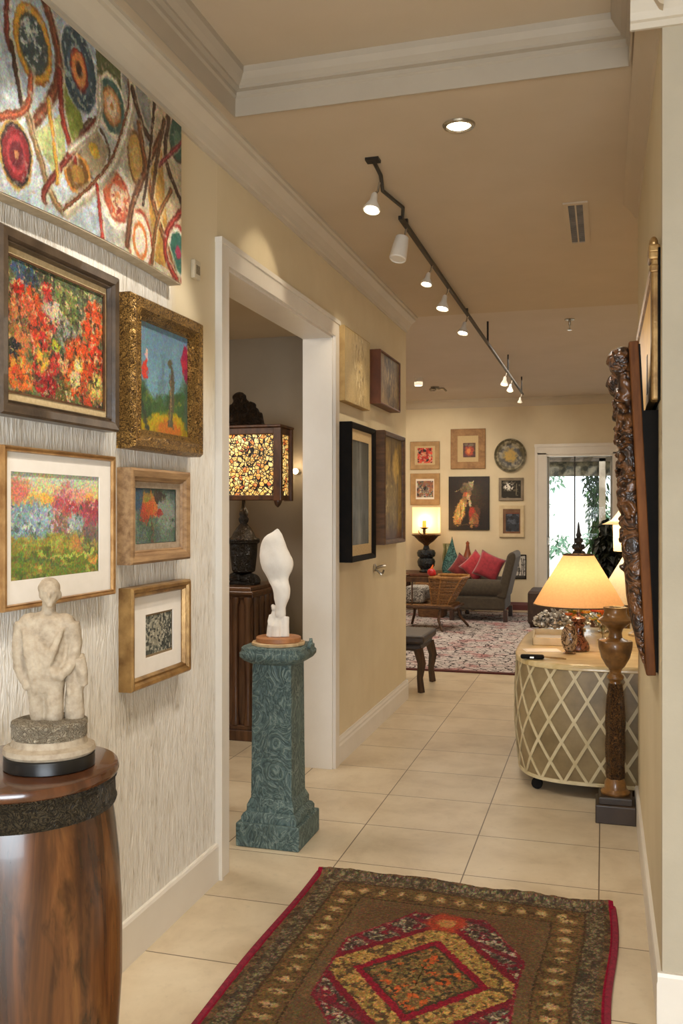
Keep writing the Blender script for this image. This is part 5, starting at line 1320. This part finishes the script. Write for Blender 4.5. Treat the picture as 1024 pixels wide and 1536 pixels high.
# ------------------------------------------------------------------ living room
lr = thing('living_room_rug','large faded grey and pink patterned rug with a dark red edge in the living room','rug',(-2.45,10.55,0))
part('pile', MB().box(-1.62,1.66,-2.11,2.85,.001,.012), m_livrug(), lr, smooth=False)
w = MB(); w.box(-1.68,1.72,-2.175,-2.11,.001,.013); w.box(-1.68,1.72,2.85,2.92,.001,.013); w.box(-1.68,-1.62,-2.11,2.85,.001,.013); w.box(1.66,1.72,-2.11,2.85,.001,.013)
part('border', w, pm('dark red wool border',(98,46,40),(72,32,30),.95,scale=60,bscale=200,bstr=.4), lr, smooth=False)

SOFA = pm('olive brown upholstery',(70,60,45),(56,47,35),.85,scale=30,bscale=260,bstr=.25,sheen=.2)
so = thing('sofa','olive brown upholstered sofa seen from its side, with tall sloping back and dark legs','sofa',(-1.62,12.60,.0125))
def rbox(mb, x0,x1,y0,y1,z0,z1): return mb.box(x0,x1,y0,y1,z0,z1)
part('seat_base', MB().box(-.42,.36,-.39,.39,.15,.34), SOFA, so, smooth=False, bevel=.03)
part('seat_cushion', MB().box(-.40,.30,-.30,.30,.32,.46), SOFA, so, smooth=False, bevel=.05)
for s in (-1,1):
    arm = MB().rings([[(x,s*(.315)+y,z) for y,z in [(q[0]*.085,.33+q[1]) for q in ((-1,0),(1,0),(1.15,.10),(1.1,.18),(.6,.235),(-.6,.235),(-1.1,.18),(-1.15,.10))]] for x in (-.43,-.40,.30,.36)])
    part('armrest', arm, SOFA, so, sub=1)
bk = MB().prism([(.24,.33),(.37,.30),(.50,.86),(.49,.925),(.44,.94),(.39,.90)], -.40,.40)
part('backrest', bk, SOFA, so, smooth=False, bevel=.03)
for x,y in ((-.36,-.34),(.36,-.34),(-.36,.34),(.36,.34)): part('leg', MB().box(x-.028,x+.028,y-.028,y+.028,0,.155), DKWOOD, so, smooth=False)
REDC = pm('crimson velvet',(168,40,54),(132,26,40),.7,scale=20,bscale=120,bstr=.2,sheen=.4)
def cushion(label, loc, rot, s, m=REDC):
    t = thing('cushion', label, 'cushion', loc, rot=rot, group='red cushions on the sofa')
    mb = MB(); n = 10; g = {}
    for sd in (1,-1):
        for i in range(n+1):
            for j in range(n+1):
                u = i/n*2-1; v = j/n*2-1; th = (1-u**4)*(1-v**4); pin = 1-.09*(1-abs(u))*0-.10*(1-u*u)*(abs(v)**3)-.0
                pin2 = 1-.10*(1-v*v)*(abs(u)**3)
                g[sd,i,j] = mb.bm.verts.new((u*s*.5*pin2, sd*.062*th**.6*(s/.45), v*s*.5*pin))
        for i in range(n):
            for j in range(n): mb.face([g[sd,i,j],g[sd,i+1,j],g[sd,i+1,j+1],g[sd,i,j+1]])
    bmesh.ops.remove_doubles(mb.bm, verts=mb.bm.verts, dist=.0005)
    part('cover', mb, m, t, angle=3); return t
cushion('crimson cushion leaning in the corner of the sofa against its tall back',(-1.50,12.44,.735),(.0,.42,.12),.36)
cushion('light red cushion standing on one corner, middle of the sofa\'s three',(-1.70,12.585,.725),(.05,.78,.0),.345, pm('bright red velvet',(190,50,60),(154,34,46),.7,scale=20,bscale=120,bstr=.2,sheen=.4))
cushion('dark maroon cushion leaning farthest from the sofa back',(-1.91,12.73,.70),(.0,.60,.0),.31, pm('maroon velvet',(138,40,40),(104,26,28),.7,scale=20,bscale=120,bstr=.2,sheen=.4))

# rattan chair
RAT = pm('woven rattan',(158,112,62),(92,60,32),.5,scale=60,stretch=(1,1,2.5),bscale=90,bstr=.8,bdist=.012)
CANE = pm('dark bamboo cane',(92,62,38),(56,36,22),.4,scale=20)
rc = thing('rattan_chair','brown rattan chair with flared woven back and splayed cane legs on the grey rug','chair',(-2.08,11.35,.012),-.05)
legs = [((.16,-.24,.28),(.14,-.27,.14),(.20,-.32,.010)),((.26,.22,.30),(.30,.25,.14),(.40,.30,.010)),((-.30,-.22,.30),(-.34,-.24,.14),(-.36,-.26,.010)),((-.28,.22,.30),(-.30,.25,.14),(-.34,.28,.010))]
for l in legs: part('leg', MB().tube(l,[.020,.019,.016],8), CANE, rc)
part('seat', MB().box(-.36,.30,-.26,.26,.275,.325), RAT, rc, smooth=False, bevel=.012)
part('seat_rail', MB().tube([(-.38,-.27,.29),(.34,-.27,.29)],.018).tube([(-.38,.27,.29),(.34,.27,.29)],.018).tube([(.33,-.28,.29),(.33,.28,.29)],.018).tube([(-.37,-.28,.29),(-.37,.28,.29)],.018), CANE, rc)
bk = MB(); rs=[]
for k in range(7):
    t_=k/6; hx=.10+.12*t_; hy=.20+.07*t_; cx=.14+.10*t_; z=.31+.35*t_
    rs.append([(cx-hx,-hy,z),(cx-hx*.3,-hy*1.05,z),(cx+hx*.8,-hy,z),(cx+hx,0,z),(cx+hx*.8,hy,z),(cx-hx*.3,hy*1.05,z),(cx-hx,hy,z),(cx-hx*.7,0,z)])
for k in range(11):
    q = k/10*6; i = min(int(q),5); t_ = q-i
    ring = [tuple(rs[i][j][c]*(1-t_)+rs[i+1][j][c]*t_ for c in range(3)) for j in range(8)]
    bk.tube(ring+[ring[0]], .011 if k%2 else .014, 6)
for j in range(8):
    a_, b_ = Vector(rs[0][j]), Vector(rs[-1][j]); c_, d_ = Vector(rs[0][(j+1)%8]), Vector(rs[-1][(j+1)%8])
    for f_ in (.33,.66): bk.tube([a_.lerp(c_,f_), b_.lerp(d_,f_)], .006, 5)
part('woven_back', bk, RAT, rc)
w = MB()
w.tube([rs[-1][i] for i in range(8)]+[rs[-1][0]],.018,8)
for i in (0,1,2,4,6): w.tube([rs[0][i],rs[-1][i]],.012,6)
part('back_frame', w, pm('honey cane',(178,128,70),(130,88,46),.4,scale=20), rc)
w = MB(); w.tube([(-.36,-.24,.30),(-.40,-.25,.50),(-.38,-.22,.655)],.015).tube([(-.36,.24,.30),(-.40,.25,.50),(-.38,.22,.655)],.015).tube([(-.20,-.25,.30),(-.20,-.25,.64)],.010); w.box(-.40,.06,-.265,-.235,.60,.66); w.box(-.40,-.36,-.25,.25,.62,.66)
part('arm_rail', w, CANE, rc, smooth=False)
ck = thing('patterned_cushion','white and black patterned cushion lying inside the rattan chair','cushion',(-2.27,11.35,.347),-.05)
part('cover', MB().box(-.15,.13,-.21,.21,-.006,.20), m_carve('black on white pattern',(60,56,52),(222,216,204),22,.8,0,.2,.004,1.5), ck, smooth=False, bevel=.05)
rf = thing('red_fruit_ornament','small red and orange ornament perched on the rattan chair\'s back rim','ornament',(-2.05,11.12,.69))
part('body', MB().blob((0,0,.045),(.055,.05,.05)).blob((.03,0,.03),(.03,.03,.03)), pm('glossy red',(206,46,44),(160,28,30),.3,scale=10), rf)
part('tip', MB().tube([(0,0,.08),(.01,0,.11),(.02,0,.14)],[.02,.012,.004],8), ORA, rf)
# side table, lamp, ornaments
sd_ = thing('side_table','carved dark wooden side table against the far wall carrying the lit lamp','table',(-2.33,13.36,.0))
part('top', MB().box(-.60,.50,-.34,.38,.545,.585).box(-.56,.46,-.31,.36,.50,.548), pm('carved reddish wood',(120,72,44),(70,40,24),.45,scale=14,bscale=40,bstr=.5), sd_, smooth=False, bevel=.006)
for x,y in ((-.54,-.28),(.44,-.28),(-.54,.32),(.44,.32)): part('leg', MB().lathe([(.03,.013 if y<0 else 0.0),(.035,.03),(.02,.08),(.03,.25),(.022,.40),(.04,.50)],14,c=(x,y,0)), DKWOOD, sd_)
bsk = thing('wicker_basket','woven wicker basket hamper standing in front of the side table behind the rattan chair','basket',(-2.315,12.66,.013))
part('body', MB().sq([(.17,0),(.18,.02),(.21,.40),(.215,.44)],rnd=.05), pm('ribbed brown wicker',(140,98,56),(80,52,28),.6,scale=40,stretch=(.3,.3,3),bscale=60,bstr=.9,bdist=.012), bsk)
part('lid', MB().sq([(.225,.44),(.228,.455),(.22,.475),(.16,.485)],rnd=.05), RAT, bsk)
ll = thing('table_lamp','glowing square-shaded lamp with dish and dark urn base on the side table','lamp',(-2.53,13.30,.585))
DKG = m_carve('black glazed urn',(8,10,12),(44,50,56),14,.12,0,.5,.01,2.0)
part('base', MB().lathe([(.10,0),(.11,.02),(.085,.05),(.125,.10),(.135,.16),(.12,.20),(.10,.215),(.13,.24),(.14,.29),(.12,.33),(.05,.35),(.035,.40)],28), DKG, ll)
part('dish', MB().lathe([(.035,.395),(.05,.42),(.11,.46),(.18,.535),(.215,.55),(.218,.56),(.17,.55)],32), m_carve('bronze dish',(48,28,16),(140,96,54),18,.4,.4,.6,.008,2.0), ll)
part('shade', MB().rings([[(-.19,-.10,z),(.19,-.10,z),(.19,.12,z),(-.19,.12,z)] for z in (.585,.965)],cap=False), m_shade('cream square shade',(252,226,176),.55,(255,214,140)), ll, smooth=False)
part('shade_stem', MB().lathe([(.02,.54),(.012,.56),(.012,.60)],12), GOLD2, ll)
cd = part('candle_holder', MB().lathe([(.05,.555),(.05,.563),(.015,.575),(.025,.613),(.02,.638),(.06,.658),(.065,.668),(.03,.668)],20,c=(0,-.155,0)).tube([(-.04,-.155,.563),(-.08,-.155,.593),(-.085,-.155,.623)],.008,6), pm('dull bronze',(110,74,40),(72,46,24),.4,.4,scale=14), ll)
part('candle', MB().lathe([(.028,.668),(.028,.763),(.026,.768)],18,c=(0,-.155,0)), m_shade('amber candle wax',(240,186,96),.6,(255,190,90)), cd)
part('flame', MB().blob((0,-.155,.798),(.012,.012,.028)), m_emit('candle flame',(255,226,160),6), cd)
# teal ornament
te = thing('teal_obelisk','pointed teal glass ornament standing on the side table beside the lamp','ornament',(-2.165,13.33,.585))
b = MB(); rs=[]
for z,hx in ((0,.13),(.06,.135),(.14,.12),(.25,.085),(.35,.05),(.44,.022),(.50,.008),(.53,.003)): rs.append([(hx*math.cos(a)*(1+.10*math.cos(5*a+z*9))+.03*z,.07/.13*hx*math.sin(a),z) for a in [q*PI/10 for q in range(20)]])
b.rings(rs); part('body', b, m_carve('crackled teal glaze',(26,62,60),(86,138,130),12,.25,0,.6,.01,1.5), te)
pv = thing('pale_vase','pale leaf-shaped glass vase behind the teal ornament','vase',(-2.245,13.56,.585))
part('body', MB().lathe([(.05,0),(.055,.01),(.08,.10),(.09,.22),(.07,.34),(.085,.42)],24,sy=.6,cap=False), m_glass('pale green glass',(206,214,190),.05,.25), pv)
fb = thing('fruit_basket','small basket of amber fruit with russet peak, right of the teal ornament','basket',(-1.86,13.33,.585))
part('stand', MB().lathe([(.10,0),(.15,.01),(.155,.03),(.09,.05),(.08,.09),(.14,.115),(.15,.125)],28), m_stone('veined onyx',(214,196,168),(150,110,86),(84,44,36),10), fb)
part('bowl', MB().lathe([(.06,.125),(.12,.15),(.15,.20),(.155,.21),(.14,.20)],24), CANE, fb)
b = MB(); rnd=random.Random(2)
for k in range(9): b.blob((rnd.uniform(-.10,.10),rnd.uniform(-.08,.08),.215+rnd.uniform(0,.03)),(.035,.035,.034))
part('fruit', b, pm('amber fruit',(226,160,70),(178,84,36),.35,scale=14), fb)
part('peak', MB().lathe([(.07,.22),(.05,.28),(.03,.35),(.022,.42),(.03,.44),(.004,.47)],14,c=(-.06,0,0)), pm('russet glaze',(150,76,40),(104,48,26),.35,scale=14), fb)
for k,(x,lab) in enumerate(((-1.90,'small red and cream figurine in front of the fruit basket'),)):
    t = thing('figurine',lab,'ornament',(x,13.12,.585)); part('body', MB().blob((0,0,.05),(.06,.04,.05)).blob((.06,0,.04),(.04,.03,.04)).blob((-.05,0,.07),(.03,.03,.035)), m_carve('red and cream glaze',(110,36,30),(216,190,150),14,.3,0,.3,.006,1.5), t, remesh=.008)

stl = thing('wooden_stool','dark wooden stool with curved legs at the end of the corridor wall','stool',(-1.615,7.62,0))
part('seat', MB().box(-.20,.20,-.30,.30,.40,.47).box(-.17,.17,-.27,.27,.34,.40), pm('dark leather top',(56,42,33),(38,28,22),.5,scale=14), stl, smooth=False, bevel=.02)
for x,y in ((-.16,-.25),(.16,-.25),(-.16,.25),(.16,.25)): part('leg', MB().tube([(x*.9,y,.36),(x*1.1,y*1.02,.24),(x*1.0,y,.12),(x*1.08,y*1.02,.001)],[.042,.036,.026,.030],4), DKWOOD, stl)
ot = thing('dark_ottoman','dark brown box ottoman by the french door, left of the lamp table\'s ornaments','ottoman',(-.66,12.1,.013))
part('seat', MB().box(-.27,.40,-.35,.35,.04,.46), pm('dark brown hide',(66,48,40),(48,34,28),.6,scale=20), ot, smooth=False, bevel=.03)
for x,y in ((-.22,-.3),(.34,-.3),(-.22,.3),(.34,.3)): part('foot', MB().lathe([(.02,0),(.03,.045)],12,c=(x,y,0)), DKWOOD, ot)
pl = thing('potted_fern','dark leafy plant in a clay pot between the door and the pagoda lamp','plant',(.06,9.6,0))
part('pot', MB().lathe([(.14,0),(.20,.36),(.21,.38),(.21,.40),(.18,.40),(.17,.36)],28), pm('clay pot',(120,84,60),(92,62,44),.7,scale=12), pl)
part('stem', MB().tube([(0,0,.3),(.02,0,.7),(.0,.02,1.3)],[.03,.025,.012],8), DKWOOD, pl)
leaves('foliage', LEAF[3], pl, [((0,0,.75),(.22,.2,.3)),((0,0,1.0),(.18,.18,.3)),((-.01,0,1.2),(.10,.1,.24))], 900, .11, 8, .45, .8)

# ------------------------------------------------------------------ light
WARM=(1,.84,.62); WARM2=(1,.90,.76)
wd = bpy.data.worlds.new('sky'); sc.world = wd; wd.use_nodes = True
bgn = wd.node_tree.nodes['Background']; bgn.inputs[0].default_value = (.86,.94,1,1); bgn.inputs[1].default_value = 2.2
sun = bpy.data.lights.new('sun','SUN'); sun.energy = 3.5; sun.angle = .02; so_ = bpy.data.objects.new('sun_light',sun); COL.objects.link(so_); so_.rotation_euler = (math.radians(38),math.radians(12),math.radians(20))
area((.5,-2.4,1.0),(-.8,2.6,.35),82,2.4,1.25,(.84,.92,1),140)
# corridor downlight, then added fill spots
spot((-.555,3.61,3.0),(-.555,3.61,0),55,110,.8,WARM2,.04)
for x,y in ((-.6,1.2),(.9,.4)): spot((x,y,3.0),(x,y,0),70,120,.8,WARM2,.08)  # added spots for ambient fill, unseen and without fixtures
# wall washers on the near left wall
spot((-.78,2.05,3.0),(-1.5,2.2,1.9),42,62,.55,WARM2,.03)
spot((-.78,2.9,3.0),(-1.5,2.75,1.9),34,58,.45,WARM2,.03)
# track heads
for (x,y,tx,ty,tz,pw,sz) in ((-1.0,4.0,-1.5,3.9,2.5,10,60),(-1.0,4.7,-1.5,5.35,2.3,22,46),(-1.0,5.45,-1.5,5.5,1.8,18,50),(-1.0,6.05,-1.5,6.3,2.0,22,50),(-1.0,6.95,-1.0,7.2,0,45,80),(-1.0,9.9,-1.9,13.8,1.6,60,60),(-1.0,10.5,-2.2,10.8,0,50,90)):
    spot((x,y,2.86),(tx,ty,tz),pw,sz,.5,WARM,.03)
spot((-2.28,11.45,3.05),(-2.5,13.9,1.9),60,60,.6,WARM,.03)
area((-2.2,10.6,3.15),(-2.2,10.6,0),70,3.0,3.0,(1,.88,.72))  # added soft fill over the living room, no fixture
area((1.6,8.5,3.1),(1.6,8.5,0),40,1.5,3.0,(1,.88,.72))  # added fill over the unseen right side, no fixture
point((-.138,5.36,TZ0+.38),3.6,.06); point((.21,6.1,TZ0+.40),3.5,.05); point((.20,8.0,1.30),5,.05,(1,.84,.6))
point((-2.53,13.30,1.34),6,.05); point((-2.345,5.73,1.0+.82),7,.05); point((-2.10,6.06,1.80),1.2,.03)
area((-3.0,4.0,2.7),(-3.0,4.6,.6),46,1.2,1.2,(1,.88,.74))  # added fill light, hidden inside the side room

# ------------------------------------------------------------------ camera
cam = bpy.data.cameras.new('camera'); cam.sensor_fit = 'VERTICAL'; cam.sensor_height = 36.0
cam.lens = 1361.0/1536.0*36.0
cam.shift_y = (766-768)/1536.0*-1*-1
cam.clip_start = .05; cam.clip_end = 200
co = bpy.data.objects.new('camera', cam); COL.objects.link(co)
co.location = (0,0,1.5); co.rotation_euler = (PI/2,0,math.atan(393/1361.0))
sc.camera = co
sc.view_settings.view_transform = 'Standard'; sc.view_settings.look = 'None'; sc.view_settings.exposure = 0.3; sc.view_settings.gamma = 1.0
sc.cycles.max_bounces = 8; sc.cycles.diffuse_bounces = 5; sc.cycles.caustics_reflective = False; sc.cycles.caustics_refractive = False
sc.cycles.sample_clamp_indirect = 4.0
